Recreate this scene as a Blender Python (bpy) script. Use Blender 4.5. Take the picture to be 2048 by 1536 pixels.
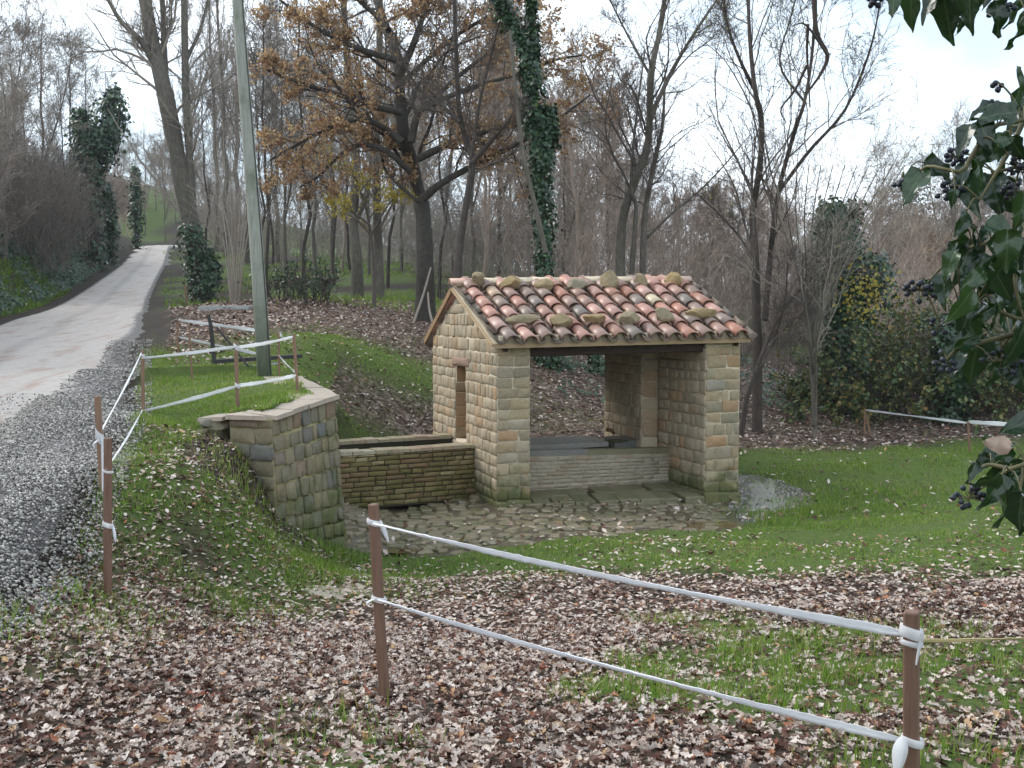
import bpy, math, random
import numpy as np
from mathutils import Vector, Matrix

for o in list(bpy.data.objects):
    bpy.data.objects.remove(o)
rng = np.random.default_rng(11)
random.seed(11)
scene = bpy.context.scene
COL = scene.collection

# ------------------------------------------------------------------ camera, sky, sun, exposure
FPX, CX, CY = 2150.0, 1024.0, 768.0            # focal length and centre in photo pixels (2048 wide)
PITCH = math.atan(148.0 / FPX)                 # horizon sits at photo row 620
cam_data = bpy.data.cameras.new('camera')
cam_data.sensor_width = 36.0
cam_data.lens = 36.0 * FPX / 2048.0
cam_data.clip_start = 0.05
cam_data.clip_end = 2000.0
cam = bpy.data.objects.new('camera', cam_data)
COL.objects.link(cam)
cam.location = (0, 0, 0)
cam.rotation_euler = (math.pi / 2 - PITCH, 0, 0)
scene.camera = cam

SUN_EL, SUN_AZ = math.radians(38), math.radians(-62)      # azimuth from +Y towards +X: sun stands ahead, to the left
world = bpy.data.worlds.new('World')
scene.world = world
world.use_nodes = True
wn = world.node_tree
for n in list(wn.nodes):
    wn.nodes.remove(n)
w_out = wn.nodes.new('ShaderNodeOutputWorld')
w_bg = wn.nodes.new('ShaderNodeBackground')
w_bg.inputs['Strength'].default_value = 0.1
w_sky = wn.nodes.new('ShaderNodeTexSky')
w_sky.sky_type = 'NISHITA'
w_sky.sun_disc = False
w_sky.sun_elevation = SUN_EL
w_sky.sun_rotation = SUN_AZ
w_sky.air_density = 1.2
w_sky.dust_density = 2.0
w_tc = wn.nodes.new('ShaderNodeTexCoord')
w_map = wn.nodes.new('ShaderNodeMapping')
w_map.inputs['Scale'].default_value = (1.0, 1.0, 2.2)
w_map.inputs['Location'].default_value = (0.35, 0.2, 0.0)
w_noise = wn.nodes.new('ShaderNodeTexNoise')
w_noise.inputs['Scale'].default_value = 1.9
w_noise.inputs['Detail'].default_value = 7
w_noise.inputs['Roughness'].default_value = 0.52
w_ramp = wn.nodes.new('ShaderNodeValToRGB')
w_ramp.color_ramp.elements[0].position = 0.40
w_ramp.color_ramp.elements[0].color = (0.0, 0.0, 0.0, 1)
w_ramp.color_ramp.elements[1].position = 0.60
w_ramp.color_ramp.elements[1].color = (1, 1, 1, 1)
w_mix = wn.nodes.new('ShaderNodeMixRGB')
w_mix.inputs['Color2'].default_value = (9.0, 9.8, 10.6, 1)         # bright broken overcast
w_thin = wn.nodes.new('ShaderNodeMixRGB')                          # thin high cloud veils the blue everywhere
w_thin.inputs['Fac'].default_value = 0.8
w_thin.inputs['Color2'].default_value = (4.2, 5.3, 6.3, 1)
wn.links.new(w_tc.outputs['Generated'], w_map.inputs['Vector'])
wn.links.new(w_map.outputs['Vector'], w_noise.inputs['Vector'])
wn.links.new(w_noise.outputs['Fac'], w_ramp.inputs['Fac'])
wn.links.new(w_ramp.outputs['Color'], w_mix.inputs['Fac'])
wn.links.new(w_sky.outputs['Color'], w_thin.inputs['Color1'])
wn.links.new(w_thin.outputs['Color'], w_mix.inputs['Color1'])
wn.links.new(w_mix.outputs['Color'], w_bg.inputs['Color'])
wn.links.new(w_bg.outputs['Background'], w_out.inputs['Surface'])

sun_data = bpy.data.lights.new('sun', 'SUN')
sun_data.energy = 1.3
sun_data.angle = math.radians(30)
sun_data.color = (1.0, 0.95, 0.87)
sun = bpy.data.objects.new('sun', sun_data)
COL.objects.link(sun)
sdir = Vector((math.sin(SUN_AZ) * math.cos(SUN_EL), math.cos(SUN_AZ) * math.cos(SUN_EL), math.sin(SUN_EL)))
sun.rotation_euler = sdir.to_track_quat('Z', 'Y').to_euler()

vs = scene.view_settings
vs.view_transform = 'Standard'
vs.look = 'None'
vs.exposure = 1.14
vs.gamma = 1.0
vs.use_curve_mapping = False
scene.cycles.max_bounces = 5
scene.cycles.transparent_max_bounces = 6

# ------------------------------------------------------------------ helpers
cp, sp = math.cos(PITCH), math.sin(PITCH)
def at(px, py, d):
    """a photo pixel at a chosen distance ahead -> its place in the world"""
    a, b = (px - CX) / FPX, -(py - CY) / FPX
    x, y, z = a, cp + b * sp, b * cp - sp
    k = d / y
    return np.array([x * k, d, z * k])

def tag(o, label=None, category=None, group=None, kind=None):
    if label: o['label'] = label
    if category: o['category'] = category
    if group: o['group'] = group
    if kind: o['kind'] = kind
    return o

def thing(name, loc, label, category, group=None, rz=0.0):
    o = bpy.data.objects.new(name, None)
    o.empty_display_size = 0.2
    COL.objects.link(o)
    o.location = loc
    o.rotation_euler = (0, 0, rz)
    return tag(o, label, category, group)

def link(name, me, parent=None, keep=True):
    o = bpy.data.objects.new(name, me)
    COL.objects.link(o)
    if parent is not None:
        o.parent = parent
        if keep:
            base = parent
            off = Vector((0, 0, 0))
            while base is not None:
                off += base.location
                base = base.parent
            o.location = -off
    return o

def pyobj(name, V, Fc, m, parent=None, smooth=False):
    """mesh given in world coordinates; parents are unrotated, so the child is shifted back"""
    me = bpy.data.meshes.new(name)
    me.from_pydata([tuple(map(float, v)) for v in V], [], [tuple(f) for f in Fc])
    if m: me.materials.append(m)
    if smooth:
        me.polygons.foreach_set('use_smooth', [True] * len(me.polygons))
    me.update()
    return link(name, me, parent)

def bigmesh(name, V, faces, m, tint=None, smooth=False):
    """faces: list of int arrays (n,k)"""
    me = bpy.data.meshes.new(name)
    V = np.ascontiguousarray(V, dtype=np.float32)
    me.vertices.add(len(V))
    me.vertices.foreach_set('co', V.ravel())
    nl = sum(f.size for f in faces)
    npol = sum(len(f) for f in faces)
    me.loops.add(nl)
    me.polygons.add(npol)
    me.loops.foreach_set('vertex_index', np.concatenate([f.ravel() for f in faces]).astype(np.int32))
    tot = np.concatenate([np.full(len(f), f.shape[1]) for f in faces]).astype(np.int32)
    start = np.concatenate([[0], np.cumsum(tot)[:-1]]).astype(np.int32)
    me.polygons.foreach_set('loop_start', start)
    try:
        me.polygons.foreach_set('loop_total', tot)
    except Exception:
        pass
    if smooth:
        me.polygons.foreach_set('use_smooth', np.ones(npol, dtype=bool))
    if tint is not None:
        a = me.attributes.new('tint', 'FLOAT', 'POINT')
        a.data.foreach_set('value', np.ascontiguousarray(tint, dtype=np.float32))
    me.update(calc_edges=True)
    me.validate()
    if m: me.materials.append(m)
    return me

def nrm(a):
    return a / np.maximum(np.linalg.norm(a, axis=-1, keepdims=True), 1e-9)

class Acc:
    """collects geometry for one mesh"""
    def __init__(s): s.V = []; s.F = {}; s.T = []; s.n = 0
    def add(s, V, faces, tint=None):
        V = np.asarray(V).reshape(-1, 3)
        s.V.append(V)
        for f in faces:
            f = np.asarray(f)
            s.F.setdefault(f.shape[1], []).append(f + s.n)
        s.T.append(np.zeros(len(V)) if tint is None else np.broadcast_to(tint, (len(V),)))
        s.n += len(V)
    def mesh(s, name, m, smooth=False):
        if not s.V: s.add(np.zeros((3, 3)), [np.array([[0, 1, 2]])])
        return bigmesh(name, np.concatenate(s.V), [np.concatenate(f) for f in s.F.values()], m, np.concatenate(s.T), smooth)

def tubes(acc, P, R, sides=4, tint=None):
    """P (B,n,3), R (B,n)"""
    P = np.asarray(P, float); R = np.asarray(R, float)
    B, n, _ = P.shape
    T = np.empty_like(P)
    T[:, 1:-1] = P[:, 2:] - P[:, :-2]; T[:, 0] = P[:, 1] - P[:, 0]; T[:, -1] = P[:, -1] - P[:, -2]
    T = nrm(T)
    ref = np.where(np.abs(T[..., 2:3]) < 0.9, np.array([0, 0, 1.0]), np.array([1.0, 0, 0]))
    ref = np.broadcast_to(np.where(np.abs(nrm(P[:, -1:] - P[:, :1])[..., 2:3]) < 0.85, np.array([0, 0, 1.0]), np.array([1.0, 0, 0])), T.shape)
    X = nrm(np.cross(T, ref)); Y = np.cross(T, X)
    a = np.arange(sides) * 2 * math.pi / sides
    V = P[:, :, None] + R[:, :, None, None] * (X[:, :, None] * np.cos(a)[None, None, :, None] + Y[:, :, None] * np.sin(a)[None, None, :, None])
    idx = np.arange(B * n * sides).reshape(B, n, sides)
    i0 = idx[:, :-1]; i1 = idx[:, 1:]
    F = np.stack([i0, np.roll(i0, -1, 2), np.roll(i1, -1, 2), i1], -1).reshape(-1, 4)
    t = None if tint is None else np.repeat(np.broadcast_to(np.asarray(tint), (B,)), n * sides)
    acc.add(V, [F], t)

def grow(P, R, k, tr, lf, ang, upb, wig, npts, rf, tip=0.25, lmin=0.05, cap=0.06):
    """children along parents. P (B,n,3). k per parent, tr parent range, lf length factor range of parent length,
    ang spread from the parent axis, upb pull upwards, wig wiggle"""
    B, n, _ = P.shape
    L = np.linalg.norm(np.diff(P, axis=1), axis=2).sum(1)
    t = rng.uniform(tr[0], tr[1], (B, k))
    f = t * (n - 1); i = np.minimum(f.astype(int), n - 2); w = (f - i)[..., None]
    bi = np.arange(B)[:, None]
    p0 = P[bi, i] * (1 - w) + P[bi, i + 1] * w
    ax = nrm(P[bi, i + 1] - P[bi, i])
    r0 = R[bi, i] * (1 - w[..., 0]) + R[bi, i + 1] * w[..., 0]
    rd = nrm(rng.normal(size=(B, k, 3)))
    side = nrm(rd - (rd * ax).sum(-1, keepdims=True) * ax)
    an = rng.uniform(ang[0], ang[1], (B, k, 1))
    d = nrm(ax * np.cos(an) + side * np.sin(an) + np.array([0, 0, upb]))
    ln = np.maximum(L[:, None] * rng.uniform(lf[0], lf[1], (B, k)) * (1.15 - 0.65 * t), lmin)
    M = B * k
    p = p0.reshape(M, 3); d = d.reshape(M, 3); ln = ln.reshape(M); r0 = r0.reshape(M)
    out = np.empty((M, npts, 3)); out[:, 0] = p
    st = ln[:, None] / (npts - 1)
    for j in range(1, npts):
        d = nrm(d + rng.normal(size=(M, 3)) * wig + np.array([0, 0, upb * 0.25]))
        p = p + d * st
        out[:, j] = p
    rr = np.clip(r0 * rf, 0.0042, cap)[:, None] * np.linspace(1, tip, npts)[None]
    return out, rr

def frames(Nv, spin=None):
    """rotation matrices whose z is Nv, spun at random (or given) about it. columns x,y,z"""
    Nv = nrm(Nv)
    ref = np.where(np.abs(Nv[:, 2:3]) < 0.9, np.array([0, 0, 1.0]), np.array([1.0, 0, 0]))
    X = nrm(np.cross(ref, Nv)); Y = np.cross(Nv, X)
    if spin is None: spin = rng.uniform(0, 2 * math.pi, len(Nv))
    c, s = np.cos(spin)[:, None], np.sin(spin)[:, None]
    X2 = X * c + Y * s; Y2 = -X * s + Y * c
    return np.stack([X2, Y2, Nv], -1)

def instances(acc, pv, pf, P, M, S, tint=None):
    """stamp a small prototype at P with rotation M and scale S"""
    pv = np.asarray(pv, float); n = len(P); k = len(pv)
    S = np.asarray(S)
    if S.ndim == 1: S = S[:, None]
    W = np.einsum('nij,nkj->nki', M, pv[None] * S[:, None, :]) + P[:, None]
    off = (np.arange(n) * k)[:, None, None]
    faces = [(np.asarray(f)[None] + off).reshape(-1, np.asarray(f).shape[1]) for f in pf]
    acc.add(W, faces, None if tint is None else np.repeat(tint, k))

def smooth_path(pts, n):
    """Catmull-Rom through pts"""
    p = np.asarray(pts, float)
    p = np.vstack([2 * p[0] - p[1], p, 2 * p[-1] - p[-2]])
    m = len(p) - 3
    out = []
    for u in np.linspace(0, m - 1e-6, n):
        i = int(u); t = u - i
        a, b, c, d = p[i], p[i + 1], p[i + 2], p[i + 3]
        out.append(0.5 * ((2 * b) + (-a + c) * t + (2 * a - 5 * b + 4 * c - d) * t * t + (-a + 3 * b - 3 * c + d) * t ** 3))
    return np.array(out)

_ph = rng.uniform(0, 6.28, (24, 3)); _dr = rng.normal(size=(24, 2))
def vnoise(x, y, scale):
    """cheap smooth noise, roughly -1..1"""
    s = np.zeros_like(np.asarray(x, float))
    for i in range(12):
        k = scale * (0.6 + 0.14 * i)
        a = _ph[i, 0] + i * 2.4
        s = s + np.sin((x * math.cos(a) + y * math.sin(a)) * k + _ph[i, 1] + 1.7 * np.sin((x * math.sin(a) - y * math.cos(a)) * k * 0.7 + _ph[i, 2]))
    return s / 4.2

def sst(a, b, x):
    t = np.clip((x - a) / (b - a), 0, 1)
    return t * t * (3 - 2 * t)

# ------------------------------------------------------------------ materials
def N(nt, typ, ins=None, **props):
    n = nt.nodes.new(typ)
    for k, v in props.items(): setattr(n, k, v)
    for k, v in (ins or {}).items():
        s = n.inputs[k]
        if isinstance(v, bpy.types.NodeSocket): nt.links.new(v, s)
        else: s.default_value = v
    return n
def ramp(nt, fac, stops, interp='LINEAR'):
    r = nt.nodes.new('ShaderNodeValToRGB')
    r.color_ramp.interpolation = interp
    e = r.color_ramp.elements
    while len(e) < len(stops): e.new(0.5)
    for el, (p, c) in zip(e, stops):
        el.position = p
        el.color = (*c, 1) if len(c) == 3 else c
    nt.links.new(fac, r.inputs['Fac'])
    return r.outputs['Color']
def mixc(nt, fac, a, b, mode='MIX'):
    m = nt.nodes.new('ShaderNodeMixRGB'); m.blend_type = mode
    for s, v in zip(m.inputs, (fac, a, b)):
        if isinstance(v, bpy.types.NodeSocket): nt.links.new(v, s)
        elif isinstance(v, (int, float)): s.default_value = v
        else: s.default_value = (*v, 1)
    return m.outputs[0]
def math_(nt, op, a, b=0.0, clamp=False):
    m = nt.nodes.new('ShaderNodeMath'); m.operation = op; m.use_clamp = clamp
    for s, v in zip(m.inputs, (a, b)):
        if isinstance(v, bpy.types.NodeSocket): nt.links.new(v, s)
        else: s.default_value = v
    return m.outputs[0]
def mapr(nt, v, a, b, c=0.0, d=1.0):
    m = nt.nodes.new('ShaderNodeMapRange')
    nt.links.new(v, m.inputs[0])
    for i, q in enumerate((a, b, c, d)): m.inputs[i + 1].default_value = q
    return m.outputs[0]
def newmat(name, rough=0.8, spec=0.4):
    m = bpy.data.materials.new(name); m.use_nodes = True
    nt = m.node_tree
    b = nt.nodes['Principled BSDF']
    b.inputs['Roughness'].default_value = rough
    b.inputs['Specular IOR Level'].default_value = spec
    return m, nt, b
def noise(nt, scale, detail=4, rough=0.55, vec=None):
    n = N(nt, 'ShaderNodeTexNoise', {'Scale': scale, 'Detail': detail, 'Roughness': rough})
    if vec is None: vec = N(nt, 'ShaderNodeNewGeometry').outputs['Position']
    nt.links.new(vec, n.inputs['Vector'])
    return n.outputs['Fac']
def bump(nt, b, h, strength=0.4, dist=0.01):
    n = N(nt, 'ShaderNodeBump', {'Strength': strength, 'Distance': dist, 'Height': h})
    nt.links.new(n.outputs['Normal'], b.inputs['Normal'])
def attr(nt, name='tint'):
    return N(nt, 'ShaderNodeAttribute', attribute_name=name).outputs['Fac']
def setc(nt, b, c):
    if isinstance(c, bpy.types.NodeSocket): nt.links.new(c, b.inputs['Base Color'])
    else: b.inputs['Base Color'].default_value = (*c, 1)

def piece_mat(name, stops, rough=0.85, moss=None, bumpd=0.012, blotch=0.55, bscale=26, spec=0.22, mosscol=(0.045, 0.055, 0.016), rust=0.0):
    """one colour per piece (object random) broken up by stains; moss=(z_top,z_full) adds real moss low down"""
    m, nt, b = newmat(name, rough, spec)
    rnd = N(nt, 'ShaderNodeObjectInfo').outputs['Random']
    c = ramp(nt, rnd, stops)
    n1 = noise(nt, 3.1, 5); n2 = noise(nt, bscale, 6, 0.7)
    c = mixc(nt, blotch, c, ramp(nt, n2, [(0.25, (0.28, 0.26, 0.24)), (0.5, (0.52, 0.52, 0.52)), (0.78, (0.72, 0.70, 0.66))]), 'OVERLAY')
    c = mixc(nt, mapr(nt, n1, 0.45, 0.75, 0, 0.5), c, mixc(nt, 1.0, c, (0.72, 0.74, 0.72), 'MULTIPLY'))
    if rust:
        n3 = noise(nt, 5.5, 4)
        c = mixc(nt, mapr(nt, n3, 0.62, 0.74, 0, rust), c, (0.30, 0.15, 0.055))
    if moss:
        g = N(nt, 'ShaderNodeNewGeometry').outputs['Position']
        z = N(nt, 'ShaderNodeSeparateXYZ', {'Vector': g}).outputs['Z']
        nm = noise(nt, 4.5, 6, 0.65)
        k = math_(nt, 'ADD', mapr(nt, z, moss[0], moss[1], -0.25, 0.38), nm)
        c = mixc(nt, mapr(nt, k, 0.48, 0.72, 0, 0.85), c, mixc(nt, n2, mosscol, tuple(q * 2.1 for q in mosscol)))
    setc(nt, b, c)
    bump(nt, b, n2, 0.7, bumpd)
    return m

SAND = [(0, (0.351, 0.280, 0.196)), (0.25, (0.404, 0.330, 0.239)), (0.45, (0.316, 0.263, 0.191)), (0.6, (0.386, 0.308, 0.217)),
        (0.75, (0.281, 0.241, 0.175)), (0.88, (0.363, 0.246, 0.148)), (1, (0.450, 0.375, 0.276))]
M_stone = piece_mat('sandstone', SAND, moss=(-2.0, -2.75), rust=0.6)
M_pillar = piece_mat('pillar_sandstone', [(0, (0.312, 0.252, 0.166)), (0.2, (0.228, 0.202, 0.140)), (0.4, (0.396, 0.314, 0.208)), (0.55, (0.252, 0.230, 0.182)), (0.7, (0.348, 0.263, 0.161)), (0.85, (0.282, 0.252, 0.166)), (1, (0.360, 0.224, 0.125))],
                     moss=(-1.9, -2.75), rust=0.75, bumpd=0.016)
M_stone_ret = piece_mat('retaining_sandstone', [(0, (0.17, 0.15, 0.10)), (0.3, (0.22, 0.185, 0.12)), (0.5, (0.145, 0.14, 0.115)), (0.7, (0.20, 0.165, 0.10)), (0.85, (0.13, 0.13, 0.12)), (1, (0.24, 0.16, 0.10))],
                        moss=(-0.6, -3.2), rust=0.4)
M_mortar = piece_mat('lime_mortar', [(0, (0.50, 0.43, 0.32)), (1, (0.53, 0.455, 0.34))], moss=(-2.2, -2.8), bumpd=0.006)
M_mortar_ret = piece_mat('mossy_mortar', [(0, (0.27, 0.245, 0.125)), (1, (0.30, 0.27, 0.14))], moss=(-0.9, -3.2), bumpd=0.006)
M_lintel = piece_mat('pink_lintel', [(0, (0.30, 0.20, 0.15)), (1, (0.30, 0.20, 0.15))])
M_cope = piece_mat('coping_sandstone', [(0, (0.33, 0.275, 0.225)), (0.5, (0.37, 0.305, 0.25)), (1, (0.29, 0.25, 0.205))], rough=0.6)
M_brick = piece_mat('mossy_brick', [(0, (0.130, 0.104, 0.048)), (0.3, (0.208, 0.159, 0.072)), (0.5, (0.117, 0.098, 0.036)), (0.7, (0.195, 0.116, 0.066)), (0.85, (0.156, 0.128, 0.048)), (1, (0.299, 0.244, 0.132))],
                    moss=(-1.6, -3.9), mosscol=(0.05, 0.055, 0.01), rough=0.6)
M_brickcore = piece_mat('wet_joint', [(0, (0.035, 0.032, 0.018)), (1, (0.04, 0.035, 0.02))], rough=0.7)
M_capbrick = piece_mat('rim_brick', [(0, (0.28, 0.24, 0.15)), (0.4, (0.33, 0.29, 0.19)), (0.7, (0.30, 0.20, 0.14)), (1, (0.36, 0.33, 0.24))], rough=0.35, spec=0.5, moss=(-1.4, -3.4))
M_basin = piece_mat('pale_basin_brick', [(0, (0.27, 0.235, 0.175)), (0.5, (0.31, 0.27, 0.205)), (0.8, (0.34, 0.30, 0.24)), (1, (0.27, 0.20, 0.135))], rough=0.7, bumpd=0.006)
M_slab = piece_mat('worn_grey_slab', [(0, (0.13, 0.128, 0.118)), (1, (0.16, 0.155, 0.14))], rough=0.35, spec=0.5)
M_flag = piece_mat('yard_stone', [(0, (0.14, 0.11, 0.07)), (0.35, (0.205, 0.165, 0.11)), (0.65, (0.15, 0.122, 0.08)), (1, (0.235, 0.195, 0.14))], rough=0.38, spec=0.5, bumpd=0.012, bscale=18, blotch=0.7, moss=(-2.0, -3.6))
M_apron = piece_mat('apron_stone', [(0, (0.12, 0.115, 0.065)), (0.5, (0.145, 0.135, 0.075)), (1, (0.165, 0.15, 0.09))], rough=0.5, spec=0.5, moss=(-2.3, -3.2), bscale=14)
M_tile = piece_mat('terracotta_tile', [(0, (0.34, 0.155, 0.115)), (0.14, (0.41, 0.225, 0.18)), (0.28, (0.17, 0.12, 0.092)), (0.42, (0.38, 0.205, 0.16)), (0.55, (0.15, 0.125, 0.105)),
                                       (0.64, (0.23, 0.15, 0.12)), (0.72, (0.35, 0.15, 0.095)), (0.82, (0.45, 0.27, 0.225)), (0.90, (0.20, 0.14, 0.108)), (0.97, (0.31, 0.14, 0.095)), (1, (0.48, 0.39, 0.26))],
                   rough=0.42, spec=0.55, bumpd=0.003, blotch=0.6, bscale=14)
M_tile_under = piece_mat('grey_channel_tile', [(0, (0.10, 0.08, 0.062)), (0.5, (0.14, 0.105, 0.078)), (0.8, (0.22, 0.15, 0.11)), (1, (0.11, 0.10, 0.085))], rough=0.45, bumpd=0.004)
M_ridge = piece_mat('ridge_tile', [(0, (0.52, 0.42, 0.30)), (0.5, (0.55, 0.46, 0.34)), (0.7, (0.53, 0.30, 0.22)), (1, (0.46, 0.43, 0.37))], rough=0.45, bumpd=0.004)
M_rock = piece_mat('roof_stone', [(0, (0.30, 0.215, 0.105)), (0.4, (0.26, 0.205, 0.12)), (0.7, (0.22, 0.195, 0.145)), (1, (0.32, 0.23, 0.12))], rough=0.85, bumpd=0.03, rust=0.4, blotch=0.7)
M_gravel = piece_mat('wet_gravel_bed', [(0, (0.25, 0.235, 0.205)), (1, (0.25, 0.235, 0.205))], rough=0.5, blotch=0.8, bscale=30, bumpd=0.02)
M_concrete = piece_mat('grey_concrete', [(0, (0.34, 0.36, 0.36)), (1, (0.34, 0.36, 0.36))], rough=0.7)

def wood_mat(name, a, b_, rough=0.75, scale=(14, 14, 1.2), stain=0.0, algae=None):
    m, nt, b = newmat(name, rough, 0.3)
    g = N(nt, 'ShaderNodeNewGeometry').outputs['Position']
    mp = N(nt, 'ShaderNodeMapping', {'Vector': g, 'Scale': scale}).outputs['Vector']
    n = noise(nt, 4.0, 6, 0.65, mp)
    c = ramp(nt, n, [(0.3, a), (0.7, b_)])
    if stain:
        c = mixc(nt, mapr(nt, noise(nt, 2.2, 4), 0.5, 0.7, 0, stain), c, (0.07, 0.085, 0.04))
    if algae:
        g2 = N(nt, 'ShaderNodeSeparateXYZ', {'Vector': g}).outputs['Z']
        c = mixc(nt, math_(nt, 'MULTIPLY', mapr(nt, g2, algae[0], algae[1]), mapr(nt, n, 0.25, 0.6, 0.5, 1)), c, (0.035, 0.05, 0.018))
    setc(nt, b, c)
    bump(nt, b, n, 0.5, 0.006)
    return m
M_beam = wood_mat('dark_red_timber', (0.022, 0.013, 0.009), (0.05, 0.03, 0.02), scale=(2, 2, 14))
M_board = wood_mat('roof_board', (0.33, 0.225, 0.125), (0.46, 0.34, 0.21), scale=(2, 2, 16))
M_verge = wood_mat('verge_timber', (0.19, 0.105, 0.05), (0.34, 0.22, 0.12), scale=(2, 2, 16))
M_post = wood_mat('brown_stake', (0.12, 0.068, 0.048), (0.20, 0.115, 0.078), 0.6)
M_post2 = wood_mat('rusty_stake', (0.17, 0.10, 0.066), (0.27, 0.165, 0.11), 0.7)
M_pole = wood_mat('pole_timber', (0.19, 0.20, 0.17), (0.32, 0.325, 0.28), 0.8, scale=(10, 10, 0.8), stain=0.55, algae=(0.6, -0.9))
M_blackwood = wood_mat('dark_weathered_timber', (0.022, 0.022, 0.024), (0.06, 0.055, 0.055), 0.7)
M_bark = wood_mat('oak_bark', (0.022, 0.019, 0.016), (0.07, 0.06, 0.05), 0.9, scale=(6, 6, 1.5), stain=0.3)
M_bark_grey = wood_mat('grey_bark', (0.07, 0.062, 0.052), (0.17, 0.15, 0.125), 0.9, scale=(6, 6, 1.2), stain=0.35)
M_bark_dark = wood_mat('dark_bark', (0.035, 0.028, 0.024), (0.08, 0.064, 0.054), 0.9, scale=(6, 6, 1.2))
M_twig = wood_mat('twig_bark', (0.07, 0.058, 0.05), (0.14, 0.115, 0.10), 0.9)
M_twig_grey = wood_mat('grey_twig_bark', (0.21, 0.18, 0.15), (0.35, 0.305, 0.26), 0.9)
M_twig_red = wood_mat('russet_twig_bark', (0.24, 0.185, 0.15), (0.40, 0.32, 0.265), 0.9)
M_hedge = wood_mat('hedge_twig_bark', (0.115, 0.097, 0.083), (0.215, 0.182, 0.157), 0.9)
M_twig_pale = wood_mat('pale_twig_bark', (0.20, 0.17, 0.14), (0.33, 0.28, 0.235), 0.9)

def leaf_mat(name, stops, rough=0.5, spec=0.4, trans=0.25, fine=0.0):
    m, nt, b = newmat(name, rough, spec)
    c = ramp(nt, attr(nt), stops)
    if fine:
        c = mixc(nt, fine, c, ramp(nt, noise(nt, 60, 3, 0.6), [(0.3, (0.3, 0.3, 0.3)), (0.7, (0.7, 0.7, 0.7))]), 'OVERLAY')
    setc(nt, b, c)
    if trans:
        tr = N(nt, 'ShaderNodeBsdfTranslucent', {'Color': c})
        mx = N(nt, 'ShaderNodeMixShader', {0: trans, 1: b.outputs[0], 2: tr.outputs[0]})
        nt.links.new(mx.outputs[0], nt.nodes['Material Output'].inputs['Surface'])
    return m
M_litter = leaf_mat('fallen_oak_leaf', [(0, (0.025, 0.014, 0.010)), (0.16, (0.085, 0.034, 0.022)), (0.30, (0.17, 0.085, 0.06)), (0.40, (0.34, 0.25, 0.20)), (0.62, (0.47, 0.38, 0.325)), (0.85, (0.58, 0.50, 0.45)), (0.95, (0.40, 0.25, 0.13)), (1, (0.28, 0.08, 0.04))],
                    rough=0.55, spec=0.22, trans=0.1, fine=0.6)
M_grass = leaf_mat('grass_blade', [(0, (0.05, 0.115, 0.012)), (0.35, (0.115, 0.215, 0.022)), (0.7, (0.20, 0.29, 0.042)), (0.9, (0.28, 0.33, 0.085)), (1, (0.30, 0.26, 0.12))], rough=0.5, spec=0.2, trans=0.3)
M_oakleaf = leaf_mat('autumn_oak_leaf', [(0, (0.22, 0.12, 0.065)), (0.3, (0.34, 0.205, 0.11)), (0.6, (0.45, 0.29, 0.145)), (0.85, (0.52, 0.375, 0.18)), (1, (0.22, 0.07, 0.05))], rough=0.6, trans=0.35)
M_yellow = leaf_mat('yellow_leaf', [(0, (0.33, 0.25, 0.035)), (0.6, (0.43, 0.35, 0.06)), (1, (0.30, 0.29, 0.075))], rough=0.6, trans=0.35)
M_ivyfar = leaf_mat('ivy_leaf_mass', [(0, (0.010, 0.028, 0.012)), (0.45, (0.022, 0.06, 0.024)), (0.8, (0.045, 0.105, 0.04)), (1, (0.09, 0.15, 0.05))], rough=0.3, spec=0.5, trans=0.15)
M_bramble = leaf_mat('bramble_leaf', [(0, (0.035, 0.065, 0.022)), (0.4, (0.075, 0.115, 0.035)), (0.7, (0.13, 0.155, 0.045)), (0.88, (0.20, 0.17, 0.05)), (1, (0.24, 0.13, 0.035))], rough=0.4, trans=0.2)
M_evergreen = leaf_mat('evergreen_leaf', [(0, (0.03, 0.055, 0.035)), (1, (0.085, 0.115, 0.075))], rough=0.6, trans=0.1)
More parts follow.
